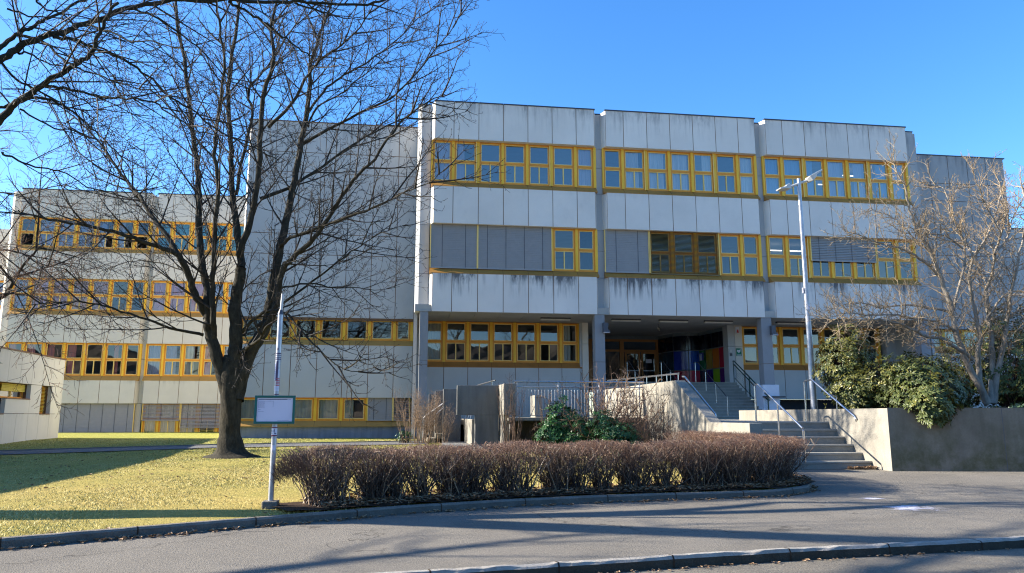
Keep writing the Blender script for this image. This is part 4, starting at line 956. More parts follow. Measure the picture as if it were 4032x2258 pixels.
# trunk with root flare: lumpy swept ring
k_ = 28; v = []; 
for i, (p, r_0) in enumerate(zip(cur, rr_[:m])):
    r_0 *= .86
    for j in range(k_):
        a = j / k_ * 2 * math.pi; fl = max(0, (5 - i) / 5.)
        rr2 = r_0 * (1 + .06 * math.sin(3 * a + i * .4) + .035 * math.sin(7 * a + i * .9) + fl * (.30 * max(0, math.sin(2.5 * a + .6)) - .02))
        v.append((p[0] + math.cos(a) * rr2, p[1] + math.sin(a) * rr2, p[2] - (.1 if i == 0 else 0)))
fq = [(i * k_ + j, i * k_ + (j + 1) % k_, (i + 1) * k_ + (j + 1) % k_, (i + 1) * k_ + j) for i in range(m - 1) for j in range(k_)] + [tuple(range((m - 1) * k_, m * k_))]
mkobj('trunk', v, fq, ['bark'], parent=bt, smooth=True)
limb(z3([(1365, 420), (1325, 280), (1285, 140), (1240, 10)]) + z2([(1484, 1010), (1478, 920), (1472, 840)]), TY, TY - .2, 0.1978, 0.095, c, out, start=.9)                                     # left stem
limb(z3([(1400, 420), (1435, 270), (1480, 150), (1540, 40)]) + z5([(290, 420), (335, 180), (355, 20)]), TY, TY + .1, 0.1978, 0.1290, c, out, start=.8)                          # right stem
limb(z3([(1378, 400), (1388, 280), (1395, 130), (1400, 0)]) + z2([(1668, 900), (1695, 750), (1715, 640)]), TY, TY - .1, 0.2064, 0.1376, c, out, start=.9)                      # centre stem
A0 = z2([(1480, 1010), (1425, 900), (1370, 800), (1335, 670), (1270, 545)])
limb(A0, TY, TY - .8, 0.1075, 0.0774, c, out, start=.3)
limb(z2([(1270, 545), (1120, 490), (900, 412), (700, 362), (500, 325), (300, 290), (120, 230)]), TY - .8, TY - 3.2, 0.0645, 0.0155, c, out)
limb(z2([(1330, 660), (1230, 480), (1100, 300), (1000, 150), (940, 80)]) + z1([(1600 / 1.0 - 620, 1400), (820, 1180), (700, 1010), (560, 860), (380, 730), (180, 640)]), TY - .6, TY + 2.5, 0.0731, 0.0129, c, out)
limb(z2([(1475, 1000), (1470, 780), (1430, 600), (1412, 300), (1410, 60)]) + z1([(1385, 1050), (1345, 760), (1320, 500), (1265, 200), (1250, 0)]), TY - .1, TY + 1.2, 0.1204, 0.0387, c, out, 2.5)
limb(z2([(1520, 1230), (1516, 1120), (1514, 1000), (1508, 780), (1515, 600), (1535, 300), (1550, 0)]) + z1([(1520, 1100), (1545, 850), (1590, 500), (1560, 200), (1530, 0)]), TY, TY - 2.0, 0.0946, 0.0258, c, out, 2.)
limb(z2([(1715, 640), (1690, 420), (1655, 180), (1645, 0)]) + z1([(1640, 1000), (1622, 750), (1632, 500), (1672, 250), (1700, 0)]), TY, TY + 2.4, 0.1118, 0.0430, c, out, 2.5)
limb(z4([(75, 1260), (120, 1140), (190, 900), (230, 600), (245, 300), (268, 20)]) + z7([(430, 750), (458, 540), (425, 330), (442, 200), (500, 10)]), TY, TY - .9, 0.1032, 0.0301, c, out, 2.)
limb(z4([(60, 800), (110, 500), (180, 200)]) + z7([(200, 950), (330, 750), (450, 600), (600, 350), (760, 200), (950, 40)]), TY + .6, TY + 3.6, 0.0516, 0.0172, c, out)
limb(z4([(355, 1440), (390, 1200), (450, 950), (500, 700), (540, 450), (590, 200), (615, 0)]) + z7([(830, 660), (890, 480), (930, 330), (990, 200), (1050, 20)]), TY + .1, TY + 1.5, 0.1247, 0.0258, c, out, 2.)
limb(z5([(250, 440), (330, 395)]) + z4([(410, 1370), (480, 1290), (650, 1130), (780, 940), (950, 690), (1110, 530), (1280, 280), (1450, 140), (1640, 40)]), TY, TY - 2.6, 0.1075, 0.0112, c, out)
limb(z4([(540, 430), (750, 310), (980, 190), (1220, 80), (1310, 0)]) + z7([(1980, 650), (2120, 470), (2280, 280), (2380, 80)]), TY + .6, TY - 1.2, 0.0516, 0.0069, c, out)
limb(z4([(400, 1190), (470, 1130), (600, 1080), (830, 1000), (1100, 900), (1300, 800), (1500, 720), (1650, 600)]), TY + .1, TY - 3.6, 0.0559, 0.0069, c, out)
limb(z4([(240, 840), (450, 755), (640, 640), (930, 430), (1110, 330), (1290, 235), (1450, 160), (1620, 60)]), TY + .1, TY + 2.8, 0.0559, 0.0086, c, out)
limb(z5([(100, 500), (200, 395), (330, 335), (450, 370), (540, 480), (680, 620), (780, 720), (930, 792), (1130, 760)]), TY, TY - 3.2, 0.0516, 0.0060, c, out)
limb(z5([(355, 310), (550, 185), (700, 60), (860, -60), (1000, -160), (1150, -250), (1350, -320)]), TY + .1, TY - 1.5, 0.0387, 0.0069, c, out)
limb(z5([(390, 165), (600, 130), (800, 165), (960, 156), (1100, 182), (1300, 150)]), TY + .1, TY + 1.8, 0.0301, 0.0060, c, out)
limb(z7([(790, 1170), (960, 930), (1130, 790), (1330, 680), (1550, 530), (1750, 370), (1870, 240), (2000, 130), (2160, 5)]), TY + 1.0, TY + 3.2, 0.0430, 0.0069, c, out)
limb(z7([(410, 1288), (640, 1060), (820, 740), (960, 590), (1150, 460), (1380, 210), (1500, -10)]), TY - .5, TY - 2.4, 0.0516, 0.0120, c, out)
limb(z7([(800, 1290), (900, 1090), (1100, 975), (1270, 850), (1500, 660), (1700, 480), (1900, 400)]), TY + 1.2, TY + .2, 0.0344, 0.0060, c, out)
limb(z2([(1450, 1115), (1250, 1080), (1050, 1010), (800, 930), (600, 882), (400, 884), (150, 915)]), TY, TY - 2.2, 0.0430, 0.0086, c, out)
limb(z2([(1345, 690), (1200, 625), (1000, 590), (830, 625), (690, 680)]), TY - .6, TY + 1.8, 0.0215, 0.0052, c, out)
limb(z2([(1690, 1250), (1760, 1210), (1850, 1140), (1900, 1050)]), TY, TY - 1.5, 0.0688, 0.0258, c, out)
limb(z5([(90, 530), (140, 470), (80, 250), (200, 100), (330, 20)]), TY, TY + 1.6, 0.0430, 0.0086, c, out)
finish(out, bt, ['bark', 'twig', 'twig', 'twig', 'twig'], [10, 5, 3, 3, 3], ['limbs', 'branches', 'twigs', 'twigs', 'spurs'])

# ---- the near tree whose trunk is out of the frame to the left
nt = empty('bare_tree', (0, 0, 0), 'near bare tree reaching its thick bent limbs into the upper left corner', 'tree')
out = [[], [], [], [], []]; NY = 12.
c2 = Cfg(nseg=[6, 8, 6, 4, 2], wob=[.1, .05, .09, .16, .2], trop=[.0, -.02, .02, .05, .1], start=[.1, .1, .1, .15, .2], sp=[.28, .2, .15, .1], ang=[.7, .75, .9, .9], len=[4, 2.1, .8, .28, .05], tap=[.3, .45, .4, .3], rad=[.1, .016, .0068, .0042, .0034], rmin=.003, flat=.9)
fork = (-9.1, 10.5, 4.2)
mkt = [(-9.15, 10.02, -.05), (-9.1, 10.03, .4), (-9.1, 10.05, 1.5), (-9.1, 10.2, 3), fork]
v, f = sweep([catmull(mkt, 4)], [[.66, .56, .52, .50, .49, .48, .47, .46, .44, .42, .39, .39, .38, .37, .36, .34, .30][:17]], 16); mkobj('trunk', v, f, ['bark'], None, nt, True)
up_ = catmull([fork, (-9.3, 9.9, 5.6), (-9.5, 9.3, 7.2), (-9.5, 8.9, 9.2), (-9.7, 8.4, 11.5)], 5); out[0].append((up_, [.32 - .011 * i for i in range(len(up_))]))
children([Vector(p) for p in up_], [(Vector(b_) - Vector(a_)).normalized() for a_, b_ in zip(up_[:-1], up_[1:])], 7.5, .2, 0, c2, out, .2)
nb_ = catmull([(-9.4, 9.5, 6.6), (-8.2, 9.2, 8.0), (-6.6, 8.9, 9.3), (-5.0, 8.7, 10.2)], 5); out[0].append((nb_, [.14 - .007 * i for i in range(len(nb_))]))
def fromfork(px, r0): a = UY(*px, NY); m_ = tuple((fork[j] + a[j]) / 2 + (0, 0, .5)[j] for j in range(3)); return [fork, m_, a]
def nlimb(px, ra, rb, Yb, st, pre=True, cfg=c2, Ya=NY):
    n0 = len(out[0]); limb(px, Ya, Yb, ra, rb, cfg, out, start=st)
    if pre:
        q = catmull(fromfork(px[0], ra), 5); out[0].append((q, [.17 + (ra - .17) * i / (len(q) - 1) for i in range(len(q))]))
nlimb(z1([(-60, 470), (0, 425), (120, 350), (250, 290), (450, 225), (600, 172), (900, 66), (1150, 12), (1500, 0), (1984, 12)]) + z7([(700, 18), (850, 40), (1400, 50), (1600, 0)]), .062, .020, NY + 1.0, .15)
nlimb(z1([(-60, 910), (0, 840), (110, 745), (200, 680), (330, 590), (500, 480), (610, 410), (680, 310), (705, 240), (760, 130), (830, 20)]), .060, .022, NY - .6, .15)
nlimb(z1([(-60, 400), (0, 340), (110, 250), (200, 205), (300, 150), (400, 100), (600, 0)]), .042, .02, NY + .8, .2)
S = lambda p, ra, rb, ya, yb: nlimb(z1(p), ra, rb, yb, .1, False, c2, ya)
S([(380, 270), (520, 285), (680, 340), (880, 430), (1050, 540), (1180, 670), (1350, 780), (1560, 930), (1800, 1050), (1984, 1140)], .030, .009, NY, NY + 2)
S([(420, 235), (560, 300), (740, 350), (870, 430)], .022, .012, NY, NY + .4)
S([(290, 600), (420, 620), (560, 645), (720, 690), (900, 700), (1060, 720), (1200, 800), (1400, 930), (1600, 960)], .026, .007, NY, NY - 1.2)
S([(200, 690), (330, 700), (480, 770), (620, 880), (740, 990), (850, 1100), (960, 1250)], .024, .007, NY, NY + .8)
S([(100, 240), (260, 280), (340, 320), (420, 400), (520, 470), (700, 540), (850, 600), (1000, 640), (1150, 630)], .026, .006, NY, NY - .8)
S([(120, 380), (200, 380), (330, 440), (480, 480), (600, 520)], .02, .006, NY, NY + 1.)
S([(620, 170), (780, 230), (930, 290), (1100, 300), (1280, 350), (1450, 400)], .02, .006, NY + .3, NY - .8)
S([(900, 66), (1050, 90), (1200, 180), (1400, 330), (1580, 520), (1700, 600), (1984, 700)], .022, .006, NY + .5, NY + 2)
S([(60, 1000 - 930), (250, 120), (430, 130), (640, 200), (900, 240)], .016, .006, NY, NY + 1)
S([(0, 440), (120, 560), (260, 640), (400, 720), (560, 780), (820, 790), (1000, 830)], .022, .006, NY, NY + 1.4)
S([(400, 640), (500, 660), (650, 750), (760, 800)], .012, .005, NY, NY - .5)
S([(150, 770), (250, 840), (430, 920), (560, 930), (700, 1060), (780, 1160), (870, 1270)], .016, .005, NY, NY - .4)
S([(120, 740), (40, 760), (-60, 790)], .03, .02, NY, NY)
S([(0, 1080), (80, 1120), (250, 1190), (420, 1220), (620, 1320), (800, 1370), (1000, 1420)], .020, .005, NY + .5, NY + 1.5)
S([(250, 0), (320, 60), (480, 130), (560, 300), (640, 370), (760, 480), (850, 600), (1000, 760)], .018, .005, NY + .5, NY + 1.8)
P7 = lambda p, ra, rb, ya, yb: nlimb(z7(p), ra, rb, yb, .1, False, c2, ya)
P7([(0, 20), (120, 78), (300, 185), (420, 270), (600, 400), (750, 520), (830, 560)], .026, .012, NY + .6, NY + 1.5)
P7([(640, 15), (950, 130), (1100, 165), (1250, 190), (1480, 212)], .02, .005, NY + .8, NY + 1.8)
P7([(300, 0), (360, 130), (450, 220), (560, 240)], .014, .005, NY + .6, NY)
finish(out, nt, ['bark2', 'twig', 'twig', 'twig', 'twig'], [10, 5, 3, 3, 3], ['limbs', 'branches', 'twigs', 'twigs', 'spurs'])

# ---- street tree left of the frame: its crown dapples the pavement
sx_ = empty('bare_tree', (0, 0, 0), 'bare street tree beside the road, left of the picture', 'tree'); out = [[], [], [], []]
c6 = Cfg(nseg=[8, 8, 6, 3], wob=[.05, .10, .15, .2], trop=[.0, .02, .04, .05], start=[.42, .12, .1, .1], sp=[.38, .30, .20], ang=[.95, .75, .8], len=[11, 4.6, 1.8, .5], tap=[.45, .45, .3], rad=[.3, .10, .028, .009], rmin=.006, flat=1)
branch(Vector((-13, 7.0, -.15)), Vector((.03, .10, 1)), 11.5, .34, 0, c6, out); finish(out, sx_, ['bark', 'bark', 'twig', 'twig'], [9, 6, 4, 3], ['trunk', 'limbs', 'branches', 'twigs'])
# ---- fine twigged tree at the left margin
ft = empty('bare_tree', (0, 0, 0), 'fine twigged russet tree at the left margin in front of the long wing', 'tree')
out = [[], [], [], []]
c3 = Cfg(nseg=[8, 7, 5, 3], wob=[.06, .12, .16, .2], trop=[.0, -.03, -.04, .02], start=[.25, .12, .1, .1], sp=[.48, .26, .12], ang=[1.0, .75, .7], len=[10, 4.4, 1.6, .48], tap=[.45, .45, .3], rad=[.2, .045, .013, .006], rmin=.0048, flat=1)
branch(Vector((-16.2, 25.5, 0)), Vector((.02, 0, 1)), 12, .24, 0, c3, out)
limb([(-160, 1330), (0, 1178), (40, 1130), (85, 1055), (130, 1000), (172, 962)], 24.5, 23.5, .07, .025, c3, out)
limb([(-200, 1100), (-60, 1000), (60, 990), (160, 1040), (260, 1060)], 24.8, 23.2, .05, .012, c3, out)
limb([(-200, 1210), (0, 1160), (110, 1165), (200, 1190)], 24.5, 23.6, .04, .012, c3, out)
limb([(-200, 900), (-60, 780), (50, 760), (150, 800)], 25, 24, .04, .012, c3, out)
finish(out, ft, ['bark', 'bark', 'twigred', 'twigred'], [8, 6, 3, 3], ['trunk', 'limbs', 'branches', 'twigs'])

# ---- pale multi stemmed tree in the planter
mg = empty('bare_tree', (0, 0, 0), 'pale barked multi stemmed bare tree with budded twigs in the planter on the right', 'tree')
out = [[], [], [], []]; MY = 17.6
c4 = Cfg(nseg=[6, 7, 5, 3], wob=[.1, .2, .3, .35], trop=[.05, .06, .13, .18], start=[.2, .1, .1, .1], sp=[.125, .10, .08], ang=[.95, .9, .8], len=[3, 1.2, .42, .12], tap=[.4, .4, .3], rad=[.06, .013, .0065, .0048], rmin=.0045, flat=1)
bs = z6b([(755, 1330)])
ml = [(z6b([(755, 1330), (690, 1210), (600, 1020), (520, 820), (480, 640), (430, 480), (380, 330), (330, 210), (260, 80)]) + z6([(740, 740), (690, 590), (650, 430), (600, 330), (570, 250)]), -.3, .10, .012),
      (z6b([(640, 990), (500, 900), (400, 835), (290, 820), (130, 745), (0, 700), (-150, 690), (-300, 720), (-430, 700)]), -1.2, .055, .01),
      (z6b([(400, 385), (300, 285), (170, 190), (50, 142), (-80, 110), (-200, 60), (-340, 20)]), -1.0, .042, .008),
      (z6b([(480, 640), (300, 600), (120, 580), (-60, 600), (-230, 560), (-420, 600)]), .6, .04, .008),
      (z6b([(760, 1330), (700, 1200), (672, 980), (690, 830), (660, 680), (622, 500), (612, 350), (650, 210), (720, 100), (800, -60), (840, -250)]), .5, .085, .014),
      (z6b([(775, 1330), (790, 1000), (770, 800), (750, 600), (740, 450), (780, 370), (800, 200), (850, 50), (880, -150), (830, -380)]), .9, .08, .014),
      (z6b([(785, 1330), (830, 1080), (870, 850), (900, 680), (925, 500), (960, 330), (1000, 130), (1040, -80), (1000, -350)]), -.2, .085, .014),
      (z6b([(740, 690), (830, 550), (940, 480), (1030, 475), (1150, 420)]), -1., .035, .012),
      (z6b([(480, 640), (545, 400), (570, 220), (560, 100), (480, 0), (400, -60)]), .2, .04, .01),
      (z6b([(560, 150), (430, 60), (280, 40), (100, -30)]), -.4, .025, .008),
      (z6b([(640, 220), (560, 60), (470, -100), (420, -300), (300, -330)]), .8, .03, .008),
      (z6b([(880, 680), (960, 640), (1060, 600), (1160, 620)]), -.5, .03, .01),
      (z6b([(520, 800), (400, 720), (250, 690), (60, 660), (-120, 660), (-330, 640), (-480, 690)]), -1.6, .035, .007),
      (z6b([(800, 200), (900, 60), (960, -120), (1050, -300)]), .5, .03, .008),
      (z6b([(330, 210), (180, 60), (60, -60), (-60, -120), (-160, -150)]), .2, .025, .007),
      (z6b([(850, 50), (760, -120), (700, -260), (640, -420)]), -.6, .025, .007)]
for px, dy_, ra, rb_ in ml: limb(px, MY, MY + dy_, ra, rb_, c4, out, .5)
finish(out, mg, ['magbark', 'magtwig', 'magtwig', 'magtwig'], [9, 5, 3, 3], ['stems', 'branches', 'twigs', 'twigs'])

# ---- hedge
hg = empty('hedge', (0, 0, 0), 'long clipped leafless russet hedge following the curved kerb', 'hedge')
hl = sub(HC, 24); segs = [[], [], [], [], []]
def hpt(t):
    i = t * (len(hl) - 1); a = int(i); b = min(a + 1, len(hl) - 1); u = i - a; return Vector((hl[a][0] * (1 - u) + hl[b][0] * u, hl[a][1] * (1 - u) + hl[b][1] * u, 0)), Vector((hl[b][0] - hl[a][0], hl[b][1] - hl[a][1], 0)).normalized() if a != b else Vector((0, 1, 0))
HL = sum(math.dist(a, b) for a, b in zip(hl[:-1], hl[1:])); HW = .46
def htop(x, y): return gz(x, y) + .66 + .03 * min(1, max(0, x / 5)) + .03 * math.sin(x * 5.1) + .02 * math.sin(y * 7.3) 
def hstem(p, tgt, r0, ns=5):
    pts = [tuple(p)]; rad = [r0]
    for i in range(1, ns + 1):
        t = i / ns; q = p.lerp(tgt, t); bow = math.sin(t * 3.14) * .04
        pts.append((q.x + rng.uniform(-.018, .018), q.y + rng.uniform(-.018, .018), q.z + bow * rng.uniform(0, 1))); rad.append(r0 * (1 - .65 * t))
    return pts, rad
nclump = int(HL / .30)
for ci in range(nclump):
    o_, tg = hpt((ci + .35 + rng.uniform(-.45, .45)) / nclump); nrm = Vector((-tg.y, tg.x, 0))
    for row in (-.12, .14):
        b0 = o_ + nrm * row
        for s_ in range(36):
            p = b0 + Vector((rng.gauss(0, .05), rng.gauss(0, .05), gz(b0.x, b0.y)))
            u = rng.gauss(0, .26); vv = rng.uniform(-1, 1) * HW - row * .3; full = rng.random() < .8
            zt = htop(b0.x, b0.y) - (0 if full else rng.uniform(.05, .35)) - .10 * (abs(vv) / HW) ** 4
            tgt = b0 + tg * u + nrm * vv; tgt.z = zt
            pts, rad = hstem(p, tgt, rng.uniform(.0035, .0095)); segs[3 if rng.random() < .16 else 0].append((pts, rad))
            for q in range(7):
                k2 = rng.choice((1, 2, 2, 3, 3, 4, 4, 5)); a = Vector(pts[k2]); d = Vector((rng.uniform(-1, 1), rng.uniform(-1, 1), rng.uniform(.4, 1.8))).normalized() * rng.uniform(.09, .22)
                e = a + d; e.z = min(e.z, htop(e.x, e.y)); segs[4 if rng.random() < .2 else 1].append(([tuple(a), tuple(a.lerp(e, .5) + rv() * .012), tuple(e)], [.0032, .0026, .0018]))
# dense clipped outer shell of short twigs
nsh = int(HL * 1500)
for i in range(nsh):
    o_, tg = hpt(rng.random()); nrm = Vector((-tg.y, tg.x, 0))
    if rng.random() < .72: vv = rng.uniform(-1, 1) * HW; z = htop(o_.x, o_.y) - abs(rng.gauss(0, .05)) - .10 * (abs(vv) / HW) ** 4
    else: vv = (1 if rng.random() < .35 else -1) * (HW - abs(rng.gauss(0, .06))); z = gz(o_.x, o_.y) + .67 - .45 * rng.random() ** 2.2
    p = o_ + nrm * vv; p.z = z; d = Vector((rng.uniform(-.7, .7), rng.uniform(-.7, .7), rng.uniform(.3, 1.3))).normalized() * rng.uniform(.025, .065); d += nrm * vv * .03
    segs[2].append(([tuple(p), tuple(p + d)], [.0022, .0014]))
# rounded left end
for i in range(1500):
    a = rng.uniform(math.pi * .5, math.pi * 1.5); rr0 = .42 * math.sqrt(rng.random()); p = Vector((HC[0][0] + math.cos(a) * rr0, HC[0][1] + math.sin(a) * rr0, 0)); p.z = gz(p.x, p.y) + .62 * math.sqrt(max(0, 1 - (rr0 / .5) ** 4)) * rng.uniform(.6, 1)
    d = Vector((math.cos(a) * .4, math.sin(a) * .4, rng.uniform(.2, 1.2))).normalized() * rng.uniform(.04, .1); segs[2].append(([tuple(p), tuple(p + d)], [.0022, .0014]))
for nm, sg, kk in (('stems', segs[0], 4), ('side_twigs', segs[1], 3), ('clipped_tips', segs[2], 3), ('pale_glint_stems', segs[3], 4), ('pale_glint_stems', segs[4], 3)): tubes_obj(nm, [a for a, b in sg], [b for a, b in sg], kk, 'hedgeglint' if nm == 'pale_glint_stems' else 'hedge', hg)

# ---- leafless shrubs
def shrub(lab, base, n, h, spread, mat, rad=.007, sp=.12, ln=.35, up=.9, jitter=.12, cat='shrub', lean=(0, 0), tw=.11, wb=.10):
    t = empty('bare_shrub', (0, 0, 0), lab, cat); out = [[], [], []]
    cc = Cfg(nseg=[7, 5, 4], wob=[wb, wb * 1.8, wb * 2.2], trop=[.03, .04, .05], start=[.25, .1, .1], sp=[sp, tw], ang=[.7, .8], len=[1, ln, ln * .35], tap=[.4, .3], rad=[rad, rad * .5, rad * .32], rmin=.0018, flat=1)
    for i in range(n):
        a = rng.uniform(0, 6.28); q = rng.random() ** .6
        p = Vector((base[0] + math.cos(a) * jitter * q, base[1] + math.sin(a) * jitter * q, base[2])); d = Vector((math.cos(a) * spread * q + lean[0], math.sin(a) * spread * q + lean[1], up))
        branch(p, d, h * rng.uniform(.65, 1.1), rad * rng.uniform(.7, 1.3), 0, cc, out)
    finish(out, t, [mat] * 3, [5, 3, 3], ['stems', 'branches', 'twigs']); return t
shrub('light tan leafless shrub beside the side steps, left of the concrete slabs', (.35, 26.4, .2), 60, 1.75, .40, 'drytwig', .008, .08, .40, 1., .5, tw=.06)
shrub('low tan leafless shrub right of the slanting tube handrail', (1.15, 25.6, .2), 26, 1.2, .35, 'drytwig', .006, .08, .3, 1., .3, tw=.06)
shrub('tall straight stemmed brown shrub growing against the cut out slab', (2.95, 21.6, .1), 26, 2.1, .28, 'browntwig', .011, .22, .35, 1., .22)
shrub('thin brown stems in front of the baluster railing', (4.0, 21.2, .1), 16, 2.0, .2, 'browntwig', .009, .25, .35, 1., .3)
shrub('wide knotty leafless shrub with bushy ends in front of the balusters', (5.35, 20.9, .1), 34, 2.3, .95, 'knotty', .024, .15, .62, .95, .3, tw=.10, wb=.20)
shrub('reddish knotty leafless shrub nearest the sunlit parapet', (6.3, 20.7, .1), 30, 2.0, .7, 'knotty', .018, .14, .5, 1., .3, tw=.10, wb=.18)
shrub('low dense dry shrub at the foot of the sunlit parapet', (6.35, 18.3, .08), 60, 1.0, .55, 'browntwig', .007, .06, .26, .8, .35, tw=.05)
shrub('dark thicket under the baluster platform', (4.6, 22.4, .08), 50, .85, .9, 'browntwig', .007, .07, .3, .7, 1.2, tw=.06)
shrub('sparse leafless twigs in the planter between the rhododendrons', (12.9, 16.9, 1.25), 30, 1.6, .35, 'browntwig', .008, .12, .3, 1., .5)

# ---- evergreen shrubs: whorls of leaves
def whorls(name, lab, blobs, n, mats, L, Wd, per, cat='shrub', droop=.35, stem=True, base=None, split=.3):
    t = empty(name, (0, 0, 0), lab, cat); V = [[], []]; Fq = [[], []]; st = []
    for i in range(n):
        bx = rng.choices(blobs, weights=[b[6] for b in blobs])[0]; cx, cy, cz, rx, ry, rz = bx[:6]
        u = rv(); 
        while u.length > 1 or u.length < .05: u = rv()
        u.normalize(); q = 1 - .42 * rng.random() ** 1.6
        lump = (1 if rng.random() > .09 else rng.uniform(1.05, 1.22)) + .20 * math.sin(u.x * 7 + cx) * math.cos(u.z * 6 + cy * 2) + .08 * math.sin(u.y * 13 + u.z * 9)
        P = Vector((cx + u.x * rx * q * lump, cy + u.y * ry * q * lump, cz + u.z * rz * q * lump))
        if P.z < (base or 0) - .40: continue
        ax = (Vector((u.x, u.y, u.z * .6 + .55))).normalized(); s1 = ax.cross(Vector((.3, .2, .9))).normalized(); s2 = ax.cross(s1); a0 = rng.uniform(0, 6.28)
        g_ = 1 if rng.random() < split * (1 + u.z) else 0; k0 = rng.uniform(.75, 1.15)
        for j in range(per):
            a = a0 + j * 2 * math.pi / per + rng.uniform(-.25, .25); dr = s1 * math.cos(a) + s2 * math.sin(a)
            d = (dr + ax * rng.uniform(-.1, .75)).normalized(); d.z -= droop * rng.uniform(.2, 1.2); d.normalize(); sdv = d.cross(ax).normalized() * Wd * k0; nn = sdv.cross(d).normalized()
            LL = L * k0 * rng.uniform(.75, 1.1); b0 = P + d * L * .08; o0 = len(V[g_]); c1 = b0 + d * LL * .5 + nn * Wd * .25; tip = b0 + d * LL - Vector((0, 0, LL * .12 * droop)); 
            V[g_] += [tuple(b0), tuple(c1 - sdv - nn * Wd * .3), tuple(tip), tuple(c1 + sdv - nn * Wd * .3), tuple(c1)]; Fq[g_] += [(o0, o0 + 1, o0 + 4, o0 + 4), (o0 + 1, o0 + 2, o0 + 4, o0 + 4), (o0 + 2, o0 + 3, o0 + 4, o0 + 4), (o0 + 3, o0, o0 + 4, o0 + 4)]
        if stem and i % 3 == 0:
            q2 = Vector((cx + rng.uniform(-.2, .2) * rx, cy + rng.uniform(-.2, .2) * ry, (base if base is not None else cz - rz))); st.append(([tuple(q2), tuple(q2.lerp(P, .45) + rv() * .05), tuple(P)], [.014, .009, .004]))
    for g_ in (0, 1):
        if Fq[g_]: mkobj('foliage', V[g_], [f[:3] for f in Fq[g_]], [mats[g_]], None, t)
    if st: tubes_obj('stems', [a for a, b in st], [b for a, b in st], 3, 'browntwig', t)
    return t
whorls('rhododendron', 'tall yellowish rhododendron just right of the street lamp', [(11.25, 18.0, 2.5, .72, .65, .95, 1.2), (11.2, 17.4, 1.75, .8, .6, .5, .8), (11.7, 17.0, 1.9, .6, .55, .6, .5)], 1700, ('rhodo', 'rhodoy'), .112, .023, 7, base=1.25, split=.6)
whorls('rhododendron', 'broad dark rhododendron hanging over the front corner of the planter wall', [(11.75, 16.3, 1.85, .65, .6, .68, .8), (11.35, 15.3, 1.75, .72, .55, .68, 1.), (12.2, 15.9, 1.7, .5, .5, .55, .4), (11.0, 14.55, 1.42, .5, .32, .42, .45)], 1800, ('rhodo', 'rhodoy'), .12, .025, 7, base=1.2, split=.12)
whorls('rhododendron', 'rhododendron filling the right edge of the picture behind the pale stems', [(16.1, 18.2, 2.6, 1.2, .9, 1.5, 1.2), (15.0, 18.8, 2.2, .9, .8, .9, .6), (16.9, 17.6, 1.9, 1.2, .8, .8, .7)], 1300, ('rhodo', 'rhodoy'), .135, .026, 7, base=1.25, split=.4)
whorls('rhododendron', 'sparse yellowish rhododendron between the dark one and the pale stems', [(13.7, 17.6, 1.75, .55, .5, .5, 1.)], 130, ('rhodo', 'rhodoy'), .12, .023, 7, base=1.25, split=.6)
whorls('ground_ivy', 'dark ivy creeping over the planter edge at the right', [(13.6, 14.6, 1.27, 1.1, .5, .10, 1.), (15.1, 14.2, 1.27, 1.2, .6, .10, 1.)], 420, ('ivy', 'ivy'), .06, .025, 5, 'ivy', .3, False, 1.2)
whorls('laurel_shrub', 'dense glossy dark green laurel in front of the balusters, left one', [(4.3, 20.9, .95, .52, .45, .62, .8), (4.7, 20.6, .6, .55, .5, .5, .7), (3.95, 20.7, .6, .42, .4, .42, .45)], 900, ('laurel', 'laurel'), .115, .024, 6, base=.1, droop=.2)
whorls('laurel_shrub', 'smaller glossy green laurel nearer the parapet, right one', [(5.6, 19.5, .55, .5, .5, .42, 1.), (5.25, 20.0, .85, .38, .4, .45, .45), (6.0, 19.4, .4, .4, .4, .3, .4)], 520, ('laurel', 'laurel'), .11, .023, 6, base=.1, droop=.2)
whorls('laurel_shrub', 'tiny green shrub at the foot of the tan shrub by the middle block', [(-.05, 26.6, .42, .28, .25, .22, 1.)], 60, ('laurel', 'laurel'), .09, .02, 5, base=.15)

# ---- fallen leaves, grass
def leaflitter(n, sampler, mat, lo, hi, name, lab=None):
    V, Fq = [], []
    for i in range(n):
        x, y, z = sampler(); s_ = rng.uniform(lo, hi); a = rng.uniform(0, 6.28); tx, ty = rng.uniform(-.7, .7), rng.uniform(-.7, .7); o0 = len(V)
        ca, sa = math.cos(a), math.sin(a)
        for (u, v_, hgt) in ((-1, 0, 0), (-.2, -.62, .25), (1, 0, .1), (-.2, .62, .25), (.05, 0, -.02)):
            X = (u * ca - v_ * sa) * s_; Y = (u * sa + v_ * ca) * s_; V.append((x + X, y + Y, z + .006 + max(0, abs(X * tx + Y * ty)) + hgt * s_ * .8))
        Fq += [(o0, o0 + 1, o0 + 4), (o0 + 1, o0 + 2, o0 + 4), (o0 + 2, o0 + 3, o0 + 4), (o0 + 3, o0, o0 + 4)]
    o = mkobj(name, V, Fq, [mat]); tag(o, kind='stuff'); 
    return o
def kpt(): 
    i = rng.randrange(2, len(LK) - 1); t = rng.random(); return LK[i][0] * (1 - t) + LK[i + 1][0] * t, LK[i][1] * (1 - t) + LK[i + 1][1] * t
